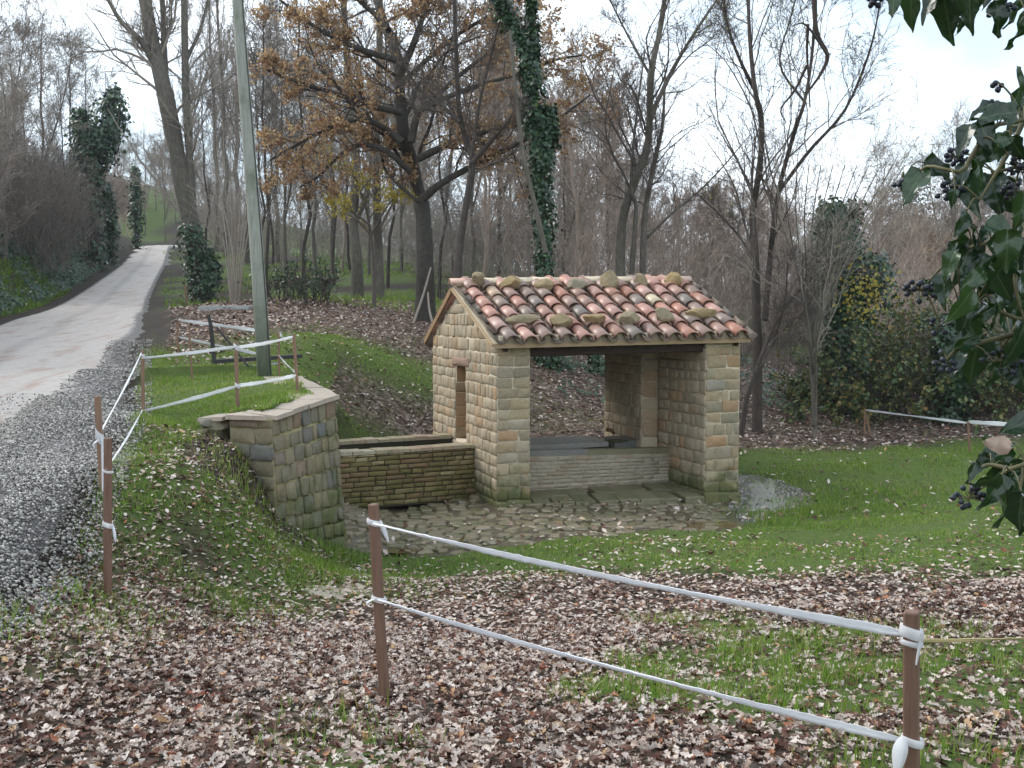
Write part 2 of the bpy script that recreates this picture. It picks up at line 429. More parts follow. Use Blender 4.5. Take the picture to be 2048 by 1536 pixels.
# ------------------------------------------------------------------ the lie of the land
# road right edge as a function of distance ahead
RD_Y = np.array([-12, 0, 4, 6.3, 7.5, 9.5, 12.5, 17, 21, 25, 32, 40, 50, 62, 80, 100, 140.])
RD_X = np.array([-3.0, -2.95, -2.9, -3.0, -3.25, -3.7, -4.5, -6.0, -7.35, -8.5, -10.8, -13.4, -16.4, -19.8, -25.2, -30, -34.])
def road_edge(y): return np.interp(y, RD_Y, RD_X)
ROAD_W = 3.4
def road_w(y): return np.interp(y, [0, 12, 25, 40, 60, 100], [4.8, 4.8, 3.9, 3.1, 2.6, 2.6])
def shoulder(y): return np.interp(y, [0, 8, 11.5, 15, 27, 45], [1.15, 1.1, 0.95, 0.65, 0.3, 0.2])
low_pts = [at(*p) for p in [
    (1024,1536,4.0),(0,1536,4.1),(2048,1536,4.0),(770,1395,5.4),(215,1195,7.2),(1024,1300,6.9),(1024,1161,10.0),(1100,1109,11.5),
    (692,1080,12.25),(990,1012,14.7),(1480,997,15.6),(800,1085,12.3),(1240,1200,9.0),(1500,1250,7.7),(2048,1200,7.6),(2048,1050,11.8),(1600,1080,11.9),
    (1700,900,19.2),(1490,905,18.5),(1550,880,20),(1500,800,22.5),(1650,825,22),(1730,872,20.5),(1940,902,18.5),(1700,760,28),(2000,800,25),
    (400,1010,9.2),(300,905,10.6),(450,950,10.2),(500,1010,10.3),(530,1065,10.4),(480,905,10.85),(415,880,11.1),(400,1120,8.7),(560,1150,9.4),(700,1150,9.9),(600,1095,10.9),
    (640,1092,11.5),(690,1000,15.0),(950,985,15.7),(690,880,17.0),(720,868,17.6),(750,862,18.2),(900,870,19),(780,700,22),(700,800,18.9),(640,762,17.2),(650,690,20),(1140,870,19.5),(1300,872,19.8),(1140,720,25),(1300,730,25.5),(950,700,23.5),
    (600,640,24),(850,642,27),(715,612,35),(757,605,33),(950,560,42),(600,515,70),(720,520,68),(1300,620,42),(1700,640,50),(1950,640,45),(470,605,28),(520,640,24.5)]]
low_pts += [np.array(p) for p in [(0,0,-1.6),(0,-6,-1.5),(5,0,-1.6),(-2,1,-1.6),(8,6,-1.95),(10,14,-2.4),(14,20,-2.4),(12,30,-2.0),(30,25,-2.2),(25,45,-0.9),(40,80,1.5),(0,90,2.8),(-47,130,13.5),(-37,120,12),(-30,112,9.5),(0,150,4),(60,150,3),(-20,150,8),(-60,150,15),(-60,60,4.0),(-45,25,2.5),(-30,0,3),(60,40,-1.5),(70,0,-2),(20,-10,-1.6)]]
ROAD_Z = [(-12,-1.62),(0,-1.64),(4,-1.63),(6.3,-1.57),(7.5,-1.52),(9.5,-1.40),(12.5,-1.2),(17,-1.0),(21,-.72),(25,-.5),(32,-.12),(40,.4),(50,1.35),(62,2.7),(80,4.7),(100,6.4),(140,9)]
for y, z in ROAD_Z:
    low_pts.append(np.array([road_edge(y) - 0.2, y, z]))
    low_pts.append(np.array([road_edge(y) - road_w(y), y, z]))
low_pts = np.array(low_pts)
# beside the terrace the two surfaces share these
shared = [at(*p) for p in [(285,822,12.7),(362,712,20),(383,760,15.5),(330,770,14.8),(597,742,17.4),(560,745,17.8),(400,860,11.6),(500,700,20),(430,735,18)]]
top_pts = np.array([at(*p) for p in [(475,815,11.8),(597,782,12.9),(530,757,16.0),(402,834,11.5),(458,829,11.25),(540,826,10.95),(669,786,12.4),(597,753,15.3),(440,790,13)]]
                   + shared + [p for p in low_pts if p[1] > 20 or p[0] < -5])
low_pts = np.vstack([low_pts, np.array(shared)])

def tps(pts):
    A = pts[:, :2] / 10; n = len(A)
    r2 = ((A[:, None] - A[None]) ** 2).sum(-1)
    K = 0.5 * r2 * np.log(r2 + 1e-9) + np.eye(n) * 0.0006
    Pm = np.hstack([np.ones((n, 1)), A])
    L = np.block([[K, Pm], [Pm.T, np.zeros((3, 3))]])
    w = np.linalg.solve(L, np.concatenate([pts[:, 2], np.zeros(3)]))
    def f(x, y):
        x = np.asarray(x, float); y = np.asarray(y, float); sh = x.shape
        q = np.stack([x.ravel(), y.ravel()], 1) / 10
        out = np.empty(len(q))
        for s in range(0, len(q), 20000):
            c = q[s:s + 20000]
            r2 = ((c[:, None] - A[None]) ** 2).sum(-1)
            out[s:s + 20000] = (0.5 * r2 * np.log(r2 + 1e-9)) @ w[:n] + w[n] + c @ w[n + 1:]
        return out.reshape(sh)
    return f
f_low, f_top = tps(low_pts), tps(top_pts)

# retaining wall plan (top outer edge): A2 - A - B - C - D
W_A2, W_A, W_B, W_C, W_D = (at(402,832,11.4), at(458,829,11.1), at(542,831,10.8), at(669,789,12.3), at(597,753,15.2))
POLY = np.array([W_A2[:2] + (0.1, 0.25), W_A[:2] + (0.1, 0.22), W_B[:2] + (-0.12, 0.25), W_C[:2] + (-0.25, 0.05), W_D[:2] + (-0.2, 0), (-3.9, 17.2), (-5.4, 16.0), (-4.8, 12.6)])
def in_poly(x, y, poly):
    x = np.asarray(x, float); y = np.asarray(y, float)
    c = np.zeros(x.shape, bool)
    for (x0, y0), (x1, y1) in zip(poly, np.roll(poly, -1, 0)):
        with np.errstate(divide='ignore', invalid='ignore'):
            c ^= ((y0 > y) != (y1 > y)) & (x < (x1 - x0) * (y - y0) / (y1 - y0 + 1e-12) + x0)
    return c
YARD = np.array([at(*p)[:2] for p in [(690,1092,12.0),(900,1096,11.95),(1100,1083,12.3),(1300,1060,12.85),(1450,1050,13.2),(1560,1030,13.8),(1640,1005,14.6),(1625,975,15.8),(1560,957,16.8),(1480,950,17.2)]]
                + [np.array(q) for q in [(2.4,17.4),(-1.2,18.6),(-2.9,15.4),(-2.1,12.3)]])
GRAVEL = np.array([at(*p)[:2] for p in [(1440,1040,13.4),(1560,1032,13.7),(1650,1005,14.6),(1600,960,16.4),(1500,935,17.8),(1470,955,16.9)]])

def road_dist(x, y):
    """signed: >0 outside the carriageway, negative on it"""
    e = road_edge(y)
    return np.maximum(x - e, (e - road_w(y)) - x)
def height(x, y, fine=True):
    x = np.asarray(x, float); y = np.asarray(y, float)
    z = f_low(x, y)
    ins = in_poly(x, y, POLY)
    if ins.any():
        z = np.where(ins, f_top(x, y), z)
    e = road_edge(y)
    lb = (e - road_w(y)) - x                                   # distance left of the road
    bank = sst(0.4, 3.4, lb) * (1.2 + 1.5 * sst(9, 22, y)) * (1 - 0.6 * sst(55, 95, y))
    z = z + bank * np.where(y > -5, 1, 0)
    if fine:
        a = 0.028 * (1 - 0.8 * in_poly(x, y, YARD)) * sst(-0.3, 0.6, road_dist(x, y))
        z = z + a * vnoise(x, y, 2.2) + 0.35 * a * vnoise(y + 7, x, 7.0) + 0.10 * sst(18, 40, y) * vnoise(x, y, 0.5) * sst(0.3, 3, road_dist(x, y))
    return z
def ground(x, y):
    return float(height(np.array([x]), np.array([y]))[0])
def on_ground(x, y, dz=0.0):
    return np.stack([x, y, height(x, y) + dz], -1)

# what grows and lies where (world positions)
def lawn_w(x, y):
    e = 10.3 - 0.35 * np.clip(x, -1, 4) + 0.55 * vnoise(x, y, 1.1)
    w = sst(-0.8, 0.9, y - e) * sst(-2.4, -1.0, x + 0.12 * (y - 9)) * (1 - sst(19.0, 20.8, y + 0.25 * vnoise(x, y, 2)))
    w = w * (1 - sst(17.2, 19.2, y - 0.35 * np.clip(x - 3, 0, 6)))
    return w * (1 - in_poly(x, y, YARD))
def grass_w(x, y):
    """0..1 grass cover"""
    g = lawn_w(x, y)
    n = vnoise(x, y, 1.3); n2 = vnoise(y, x, 0.6)
    tuft = sst(0.05, 0.65, n + 1.15 * sst(-0.4, 1.8, x) * (1 - sst(6.0, 8.0, y)) - 0.42) * (1 - sst(8.5, 11, y))
    bankl = sst(-0.1, 0.6, n * 0.75 + 0.22) * (1 - sst(-2.0, -1.2, x)) * sst(6.8, 9.0, y) * (1 - sst(10.8, 11.5, y)) * 0.72
    verge = sst(0.75, 0.25, road_dist(x, y) - 0.35) * sst(0.02, 0.2, road_dist(x, y)) * (y > 5) * (y < 15) * (x > road_edge(y)) * (0.25 + 0.55 * sst(7, 9.5, y))
    foot = np.exp(-((x + 2.1) ** 2 / 1.4 + (y - 10.2) ** 2 / 0.35)) * 0.95
    terr = np.maximum(in_poly(x, y, POLY), sst(11.4, 12.4, y) * (1 - sst(19.5, 21.5, y)) * (x > road_edge(y)) * (x < -3.2)) * 0.85
    up = np.exp(-(((x + 3.0) / 2.6) ** 2 + ((y - 20.9) / 1.15) ** 2)) * 0.95
    far = np.maximum(0.75 * sst(27, 34, y) * sst(-0.2, 0.6, n2 + 0.2) * (x > road_edge(y)), sst(88, 98, y))
    bk = 0.16 * sst(16, 18, y) * (1 - sst(23, 25, y)) * sst(0.1, 0.6, n)
    scar = np.exp(-(((x + 2.75) / .38) ** 2 + ((y - 10.55) / .42) ** 2))
    out = np.maximum.reduce([g, tuft, bankl, verge, foot, terr, up, far, bk])
    return np.clip(out - 1.3 * scar * (1 - in_poly(x, y, POLY)), 0, 1) * (1 - in_poly(x, y, YARD)) * sst(0.0, 0.25, road_dist(x, y))
def litter_w(x, y):
    n = vnoise(x + 3, y, 1.0)
    near = (1 - sst(9.6, 11.2, y + 0.35 * np.clip(x, -1, 4))) * sst(0.0, 0.6, road_dist(x, y))
    near = near * (1 - 0.35 * sst(7.5, 9, y) * sst(-1.0, -1.9, x))
    lawn = 0.10 * lawn_w(x, y) * sst(-0.6, 0.9, n + 0.4)
    bk = sst(16.8, 18, y) * (1 - sst(30, 40, y)) * (x > road_edge(y) + 0.6) * (1 - lawn_w(x, y)) * (1 - 0.75 * np.exp(-(((x + 3.0) / 2.6) ** 2 + ((y - 20.9) / 1.15) ** 2))) * 0.62
    bl = 0.42 * (x < -1.2) * (x > road_edge(y) + 0.3) * (y > 8) * (y < 11.4)
    return np.maximum.reduce([near, lawn, bk, bl]) * (1 - 0.93 * in_poly(x, y, YARD)) * (1 - 0.93 * (in_poly(x, y, POLY)))

# ground sheet
def grid_axis(spans):
    out = []
    for a, b, s in spans: out.append(np.arange(a, b, s))
    return np.concatenate(out + [[spans[-1][1]]])
gx = grid_axis([(-420,-60,40),(-60,-20,1.5),(-20,-8,0.4),(-8,7,0.09),(7,14,0.35),(14,40,1.2),(40,420,38)])
gy = grid_axis([(-60,-4,4),(-4,3,0.5),(3,19.5,0.09),(19.5,30,0.25),(30,60,0.8),(60,160,4),(160,620,46)])
GX, GY = np.meshgrid(gx, gy)
def ext(x, y):
    xc, yc = np.clip(x, -60, 60), np.clip(y, -12, 150)
    z = height(xc, yc)
    rd = road_dist(xc, yc)
    z = z - 0.14 * sst(0.0, -0.5, rd)
    z = z - 0.05 * in_poly(xc, yc, YARD)
    return z
GZ = ext(GX, GY)
ny, nx = GX.shape
idx = np.arange(ny * nx).reshape(ny, nx)
gf = np.stack([idx[:-1, :-1], idx[:-1, 1:], idx[1:, 1:], idx[1:, :-1]], -1).reshape(-1, 4)
M_ground, nt, b = newmat('wet_earth_and_litter', 0.85, 0.15)
ga, la, ya = attr(nt, 'grass'), attr(nt, 'litter'), attr(nt, 'yard')
n1, n2, n3 = noise(nt, 1.1, 5), noise(nt, 14, 6, 0.7), noise(nt, 55, 4, 0.7)
soil = ramp(nt, n2, [(0.3, (0.018, 0.014, 0.010)), (0.6, (0.045, 0.034, 0.025)), (0.8, (0.085, 0.066, 0.048))])
vor = N(nt, 'ShaderNodeTexVoronoi', {'Scale': 13.0})
nt.links.new(N(nt, 'ShaderNodeNewGeometry').outputs['Position'], vor.inputs['Vector'])
vr = N(nt, 'ShaderNodeSeparateColor', {0: vor.outputs['Color']}).outputs[0]
lit = ramp(nt, vr, [(0, (0.05, 0.032, 0.022)), (0.35, (0.17, 0.10, 0.07)), (0.6, (0.30, 0.215, 0.17)), (1, (0.40, 0.31, 0.265))])
lit = mixc(nt, mapr(nt, n2, 0.4, 0.62), soil, lit)
gr = ramp(nt, n3, [(0.25, (0.035, 0.055, 0.014)), (0.55, (0.075, 0.12, 0.022)), (0.8, (0.15, 0.19, 0.05))])
gr = mixc(nt, mapr(nt, n2, 0.48, 0.68, 0, 0.65), gr, (0.095, 0.075, 0.042))
c = mixc(nt, mapr(nt, la, 0.15, 0.7, 0, 0.9), soil, lit)
c = mixc(nt, math_(nt, 'MULTIPLY', mapr(nt, ga, 0.1, 0.8), mapr(nt, n2, 0.25, 0.5, 0.35, 1)), c, gr)
c = mixc(nt, mapr(nt, ya, 0.2, 0.8), c, ramp(nt, n2, [(0.3, (0.045, 0.037, 0.022)), (0.7, (0.11, 0.088, 0.055))]))
setc(nt, b, c)
nt.links.new(mapr(nt, ya, 0.2, 0.8, 0.8, 0.3), b.inputs['Roughness'])
bump(nt, b, math_(nt, 'ADD', n2, n3), 0.6, 0.03)
me = bigmesh('ground', np.stack([GX, GY, GZ], -1).reshape(-1, 3), [gf], M_ground, smooth=True)
xc, yc = np.clip(GX, -60, 60).ravel(), np.clip(GY, -12, 150).ravel()
for nme, fn in (('grass', grass_w), ('litter', lambda x, y: litter_w(x, y) * (.5 + .5 * sst(9.5, 13, y))), ('yard', lambda x, y: in_poly(x, y, YARD).astype(float))):  # less litter colour near by: darker soil deepens the shade between leaves
    a = me.attributes.new(nme, 'FLOAT', 'POINT'); a.data.foreach_set('value', fn(xc, yc).astype(np.float32))
ground_o = link('ground', me); tag(ground_o, 'leaf strewn grassy ground rising to the wood', None, None, 'structure')

# gravel road
ry = np.concatenate([np.arange(-6, 24, 0.22), np.arange(24, 60, 0.8), np.arange(60, 97, 2.5)])
rs = np.linspace(-0.35, ROAD_W + 0.35, 40)
RX = road_edge(ry)[:, None] - rs[None] * (road_w(ry) / ROAD_W)[:, None]
RY = np.repeat(ry[:, None], len(rs), 1)
base = (f_low(road_edge(ry)[:, None] - (road_w(ry) / ROAD_W)[:, None] * np.clip(rs, 0.3, ROAD_W - 0.3)[None], RY))
mid = (rs - ROAD_W / 2) / (ROAD_W / 2)
RZ = base + 0.035 * (1 - mid ** 2)[None] - 0.022 * (np.exp(-((np.abs(mid) - 0.45) / 0.16) ** 2))[None] + 0.008 * vnoise(RX, RY, 2.5)
RZ = RZ + 0.02
we = sst(0.84, 1.06, np.abs(mid))[None]
RZ = RZ * (1 - we) + (height(RX, RY) - 0.07) * we
n_y, n_x = RX.shape
idx = np.arange(n_y * n_x).reshape(n_y, n_x)
rf = np.stack([idx[:-1, :-1], idx[1:, :-1], idx[1:, 1:], idx[:-1, 1:]], -1).reshape(-1, 4)
M_road, nt, b = newmat('pale_gravel_road', 0.75, 0.2)
off = attr(nt, 'across')
pos = N(nt, 'ShaderNodeNewGeometry').outputs['Position']
mp = N(nt, 'ShaderNodeMapping', {'Vector': pos, 'Rotation': (0, 0, 0.25), 'Scale': (1.4, 0.35, 1)}).outputs['Vector']
ns, nf, nv = noise(nt, 2.2, 5, 0.6, mp), noise(nt, 38, 5, 0.8), noise(nt, 9, 5, 0.7)
pale = ramp(nt, nv, [(0.3, (0.42, 0.375, 0.345)), (0.7, (0.53, 0.485, 0.455))])
pale = mixc(nt, mapr(nt, ns, 0.52, 0.68, 0, 0.75), pale, (0.36, 0.25, 0.195))
dark = ramp(nt, nf, [(0.36, (0.045, 0.042, 0.04)), (0.5, (0.14, 0.13, 0.124)), (0.62, (0.34, 0.325, 0.315)), (0.75, (0.5, 0.48, 0.465))])
tr = math_(nt, 'ADD', off, mapr(nt, nv, 0.25, 0.75, -0.4, 0.4))
cen = attr(nt, 'crown')
k = math_(nt, 'MAXIMUM', mapr(nt, tr, 0.8, 1.15, 0.96, 0.0), mapr(nt, math_(nt, 'ADD', cen, mapr(nt, nv, 0.2, 0.8, -0.3, 0.3)), 0.5, 1.1, 0.0, 0.32))
setc(nt, b, mixc(nt, k, pale, dark))
bump(nt, b, nf, 0.9, 0.03)
me = bigmesh('road', np.stack([RX, RY, RZ], -1).reshape(-1, 3), [rf], M_road, smooth=True)
sm = rs[None] * (road_w(ry) / ROAD_W)[:, None]                          # metres from the right edge
acr = np.minimum(sm / shoulder(ry)[:, None], (road_w(ry)[:, None] - sm + 0.1) / 0.35)
a = me.attributes.new('across', 'FLOAT', 'POINT'); a.data.foreach_set('value', acr.ravel().astype(np.float32))
cn = np.exp(-(((sm - (shoulder(ry)[:, None] + road_w(ry)[:, None]) * .5)) / .3) ** 2)
a = me.attributes.new('crown', 'FLOAT', 'POINT'); a.data.foreach_set('value', cn.ravel().astype(np.float32))
tag(link('road', me), 'pale gravel lane climbing past the bank', None, None, 'structure')

# ------------------------------------------------------------------ masonry helpers
def piece(name, q, n, depth, m, parent, chamfer=0.18, bulge=0.3, jit=0.05, proud=0.012):
    """one laid stone: q = four corners (bl, br, tr, tl) of its place on the wall face, n = outward normal.
    Its face stands proud of the joint, edges rounded off."""
    q = np.array(q, float); n = np.array(n, float)
    c = q.mean(0)
    sz = min(np.linalg.norm(q[1] - q[0]), np.linalg.norm(q[3] - q[0]))
    q = q + rng.normal(size=(4, 3)) * sz * jit * 0.6
    ring = []
    for i in range(4):                                           # eight points: corners cut off
        p, pa, pb = q[i], q[i - 1], q[(i + 1) % 4]
        ch = sz * chamfer * 0.62 * rng.uniform(0.5, 1.5)
        ring.append(p + nrm(pa - p) * ch); ring.append(p + nrm(pb - p) * ch)
    ring = np.array(ring)
    inner = ring + (c - ring) * (np.minimum(0.2, 0.085 * sz / np.linalg.norm(c - ring, axis=1)))[:, None]
    bl = sz * 0.10 * bulge
    pr = proud * rng.uniform(0.6, 1.5)
    V = np.vstack([ring - n * depth, ring + n * (pr - bl * 0.9 - 0.004), inner + n * (pr + rng.normal(0, 0.0025, (8, 1))), (c + n * (pr + bl * rng.uniform(0.2, 1)))[None]])
    Fc = []
    for i in range(8):
        j = (i + 1) % 8
        Fc.append((i, j, 8 + j, 8 + i)); Fc.append((8 + i, 8 + j, 16 + j, 16 + i)); Fc.append((16 + i, 16 + j, 24))
    return pyobj(name, V, Fc, m, parent, True)

def lerp(a, b, t): return a + (b - a) * t
def face_fn(bl, br, tr, tl):
    bl, br, tr, tl = map(np.array, (bl, br, tr, tl))
    return lambda s, t: lerp(lerp(bl, br, s), lerp(tl, tr, s), t)

def lay(name, fn, n, courses, wlen, m, parent, lens, joint=0.014, depth=0.03, keep=None, jitc=0.12, mats=None, limits=None, **kw):
    """courses of stones over a face fn(s,t). wlen = length of face, courses = list of t boundaries,
    keep(s0,s1,t0,t1) -> list of (s0,s1) pieces kept"""
    made = []
    H = np.linalg.norm(fn(0.5, 1) - fn(0.5, 0))
    for i, (t0, t1) in enumerate(zip(courses[:-1], courses[1:])):
        s = 0.0
        cuts = [0.0]
        while s < 1:
            s += rng.uniform(*lens) / wlen
            cuts.append(s)
        cuts = np.array(cuts)
        cuts = cuts[cuts < 1 - 0.55 * lens[0] / wlen]
        cuts = np.append(cuts, 1.0)
        for s0, s1 in zip(cuts[:-1], cuts[1:]):
            segs = [(s0, s1)] if keep is None else keep(s0, s1, t0, t1)
            for (a, b2) in segs:
                if (b2 - a) * wlen < 0.05: continue
                js, jt = joint / wlen * 0.5, joint / H * 0.5
                w = rng.normal(0, 0.18, 4) * jt
                q = [fn(a + js, t0 + jt + w[0]), fn(b2 - js, t0 + jt + w[1]), fn(b2 - js, t1 - jt + w[2]), fn(a + js, t1 - jt + w[3])]
                made.append(piece(name, q, n, depth, m if mats is None else rng.choice(mats), parent, **kw))
    return made

def courses_of(H, lo, hi):
    t = [0.0]
    while t[-1] < H: t.append(t[-1] + rng.uniform(lo, hi))
    t = np.array(t); t = t[t < H - 0.5 * lo]; t = np.append(t, H)
    return t / H

def prism(name, bottom, top, m, parent=None, smooth=False):
    """closed solid from matching bottom and top outlines (counter-clockwise)"""
    k = len(bottom)
    V = list(bottom) + list(top)
    Fc = [tuple(range(k))[::-1], tuple(range(k, 2 * k))] + [(i, (i + 1) % k, k + (i + 1) % k, k + i) for i in range(k)]
    return pyobj(name, V, Fc, m, parent, smooth)

def boxbar(name, a, b, w, h, m, parent=None, upv=(0, 0, 1), bev=0.08):
    """bar with chamfered long edges from a to b"""
    a, b = np.array(a, float), np.array(b, float)
    t = nrm(b - a); s = nrm(np.cross(t, np.array(upv, float))); u = np.cross(s, t)
    k = min(w, h) * bev
    o = [(-w/2 + k, -h/2), (w/2 - k, -h/2), (w/2, -h/2 + k), (w/2, h/2 - k), (w/2 - k, h/2), (-w/2 + k, h/2), (-w/2, h/2 - k), (-w/2, -h/2 + k)]
    return prism(name, [a + s * x + u * y for x, y in o], [b + s * x + u * y for x, y in o], m, parent)

def rock_mesh(name, m, seed, flat=0.6):
    r = np.random.default_rng(seed)
    import bmesh
    bm = bmesh.new()
    bmesh.ops.create_icosphere(bm, subdivisions=3, radius=1)
    planes = nrm(r.normal(size=(14, 3)))
    dist = r.uniform(0.6, 0.88, 14)
    for v in bm.verts:
        c = np.array(v.co)
        for p, dd in zip(planes, dist):
            e = c @ p - dd
            if e > 0: c = c - p * e * 0.96
        c = c * (1 + 0.012 * r.normal())
        c[2] *= flat
        v.co = c
    me = bpy.data.meshes.new(name); bm.to_mesh(me); bm.free()
    me.materials.append(m)
    return me
# ------------------------------------------------------------------ wash house
Z0 = -2.78
FL = np.array([-0.205, 14.70]); RL = np.array([-1.316, 17.90]); FR = np.array([3.305, 15.55])
vL = (RL - FL) / np.linalg.norm(RL - FL)                   # depth direction
uF = (FR - FL) / np.linalg.norm(FR - FL)                   # along the front
DL = np.linalg.norm(RL - FL); LF = np.linalg.norm(FR - FL)
RR = FR + vL * 3.36
TH = 0.47
EL, ER = at(988, 688, 14.55), at(1503, 676, 15.45)         # eave line (board top)
GL, GR = at(905, 575, 16.6), at(1379, 569, 17.5)           # ridge line
KL, KR = at(853, 677, 18.25), at(1335, 662, 19.1)          # rear eave
house = thing('wash_house', (float(FL[0]), float(FL[1]), Z0), 'small open-fronted stone wash house with a tiled roof held down by stones', 'wash house')
P3 = lambda p, z: np.array([p[0], p[1], z])
def roof_z(x, y):
    """height of the roof's underside above a plan point"""
    p = np.array([x, y])
    zs = []
    for A, B, C in ((EL, ER, GL), (GL, GR, KL)):
        nn = np.cross(B - A, C - A)
        zs.append(A[2] - (nn[0] * (x - A[0]) + nn[1] * (y - A[1])) / nn[2])
    return min(zs) - 0.075
# ---- left gable wall, core of mortar with an opening (built as pieces round the opening)
nLeft = np.array([-vL[1], vL[0], 0]); nLeft = nLeft if nLeft[0] < 0 else -nLeft
nFront = np.array([uF[1], -uF[0], 0])
N0, N1, NZ0, NZ1 = 1.48, 2.05, -1.99, -0.85                 # opening along the wall and its sill and head
def wall_core(name, p, q, ins, m, zlo=Z0, segs=8, zhi=None, setin=0.0):
    """mortar core from plan p to q, thickness vector ins, top following the roof"""
    p, q = np.array(p), np.array(q)
    obs = []
    V = []; Fc = []
    for i in range(segs + 1):
        c = lerp(p, q, i / segs)
        for cc in (c, c + ins):
            zt = roof_z(*cc) if zhi is None else zhi
            V += [P3(cc, zlo), P3(cc, zt)]
    for i in range(segs):
        a = i * 4; b_ = a + 4
        Fc += [(a, b_, b_ + 1, a + 1), (a + 2, a + 3, b_ + 3, b_ + 2), (a + 1, b_ + 1, b_ + 3, a + 3), (a, a + 2, b_ + 2, b_)]
    Fc += [(0, 1, 3, 2), (segs * 4, segs * 4 + 2, segs * 4 + 3, segs * 4 + 1)]
    return V, Fc
core = Acc()
def addcore(p, q, ins, **k):
    V, Fc = wall_core('x', p, q, ins, None, **k)
    core.add(np.array(V), [np.array(Fc)])
si = 0.004
inU = uF * TH
LP = lambda v: FL + vL * v
o_ = uF * si                                              # core stands a little behind the stone faces
addcore(LP(si) + o_, LP(N0) + o_, inU - 2 * o_)
addcore(LP(N1) + o_, LP(DL) + o_, inU - 2 * o_)
addcore(LP(N0) + o_, LP(N1) + o_, inU - 2 * o_, zhi=NZ0, segs=1)
V, Fc = wall_core('x', LP(N0) + o_, LP(N1) + o_, inU - 2 * o_, None, zlo=NZ1, segs=2)
core.add(np.array(V), [np.array(Fc)])
# right wall: inner face, step, rear pier
q0 = at(1410, 900, 15.36)[:2]; q1 = np.array([2.285, 16.71]); q2 = np.array([2.02, 16.65]); q3 = np.array([1.556, 17.99])
oR = uF * -si
addcore(FR + vL * si + oR, RR + oR, -(FR - q0) * 0.97, segs=4)
dstep = (q2 - q1) * 0.97
addcore(q1 + vL * si, q3 - (q2 - q1) * 0.97 + vL * 0.0, dstep, segs=3)
m_core = core.mesh('wall', M_mortar)
wall = link('wall', m_core, house)
# ---- stones on the left face
fnL = face_fn(P3(RL, Z0), P3(FL, Z0), P3(FL, 0.55), P3(RL, 0.55))
HL = 0.55 - Z0
def keepL(s0, s1, t0, t1):
    out = []
    v0, v1 = DL * (1 - s0), DL * (1 - s1)                  # v0 > v1
    z0, z1 = Z0 + t0 * HL, Z0 + t1 * HL
    segs = [(s0, s1)]
    if z1 > NZ0 + 0.03 and z0 < NZ1 - 0.03:
        a, b_ = 1 - N1 / DL, 1 - N0 / DL
        segs = [(max(x0, lo), min(x1, hi)) for x0, x1 in segs for lo, hi in ((0, a), (b_, 1)) if min(x1, hi) - max(x0, lo) > 0.005]
    for a, b_ in segs:
        for e in (a, b_):
            pl = LP(DL * (1 - e))
        za = min(roof_z(*LP(DL * (1 - a))), roof_z(*LP(DL * (1 - b_))))
        if z0 + 0.5 * (z1 - z0) < za: out.append((a, b_))
    return out
cl = courses_of(HL, 0.135, 0.19)
def clip_roof(o):
    """cut a wall stone off under the roof line"""
    for vtx in o.data.vertices:
        w = np.array(vtx.co)
        zr = roof_z(w[0], w[1]) + 0.035
        if w[2] > zr: vtx.co.z = zr
for o in lay('stone', fnL, nLeft, cl, DL, M_stone, wall, (0.13, 0.34), keep=keepL, bulge=0.12, depth=0.02, proud=0.008, chamfer=0.13):
    clip_roof(o)
# jambs of the opening (the far jamb is what shows)
fnJ = face_fn(P3(LP(N1), NZ0), P3(LP(N1) + inU, NZ0), P3(LP(N1) + inU, NZ1), P3(LP(N1), NZ1))
M_jamb = piece_mat('jamb_stone', [(0, (0.22, 0.15, 0.085)), (0.5, (0.26, 0.185, 0.11)), (1, (0.24, 0.14, 0.07))])
lay('stone', fnJ, np.array([-vL[0], -vL[1], 0]), courses_of(NZ1 - NZ0, 0.15, 0.24), TH, M_jamb, wall, (0.44, 0.6), bulge=0.05, depth=0.02, joint=0.006, chamfer=0.03, jit=0.0, proud=0.004)
lq = [P3(LP(N1 + 0.12) , NZ1 - 0.0), P3(LP(N0 - 0.2), NZ1 - 0.0), P3(LP(N0 - 0.2), NZ1 + 0.13), P3(LP(N1 + 0.12), NZ1 + 0.13)]
piece('lintel', lq, nLeft, 0.1, M_lintel, wall, proud=0.022, bulge=0.1)
# ---- front faces of the two pillars, return faces of the openings
def lay_face(p, q, n, zlo, zhi, cs, lens, m=M_stone, clip=True, **kw):
    fn = face_fn(P3(p, zlo), P3(q, zlo), P3(q, zhi), P3(p, zhi))
    obs = lay('stone', fn, n, cs, np.linalg.norm(np.array(q) - np.array(p)), m, wall, lens, depth=0.02, **kw)
    if clip:
        for o in obs: clip_roof(o)
zt = -0.40
cp_ = courses_of(zt - Z0, 0.13, 0.185)
lay_face(FL, FL + inU, nFront, Z0, zt, cp_, (0.14, 0.36), m=M_pillar, bulge=0.08, chamfer=0.13, proud=0.007, jit=0.08)
lay_face(q0, FR, nFront, Z0, zt + 0.05, courses_of(zt + .05 - Z0, 0.13, 0.185), (0.13, 0.42), m=M_pillar, bulge=0.08, chamfer=0.12, proud=0.007, jit=0.08)
nIn = -np.array([uF[0], uF[1], 0])
lay_face(q1, q0, nIn, Z0, 0.3, courses_of(0.3 - Z0, 0.14, 0.2), (0.14, 0.34), bulge=0.12, proud=0.01)
lay_face(q2, q1, nFront, Z0, 0.4, courses_of(0.4 - Z0, 0.16, 0.26), (0.25, 0.4), bulge=0.1, proud=0.008)
lay_face(q3, q2, nIn, Z0, 0.3, courses_of(0.3 - Z0, 0.14, 0.2), (0.12, 0.3), bulge=0.15, proud=0.012)
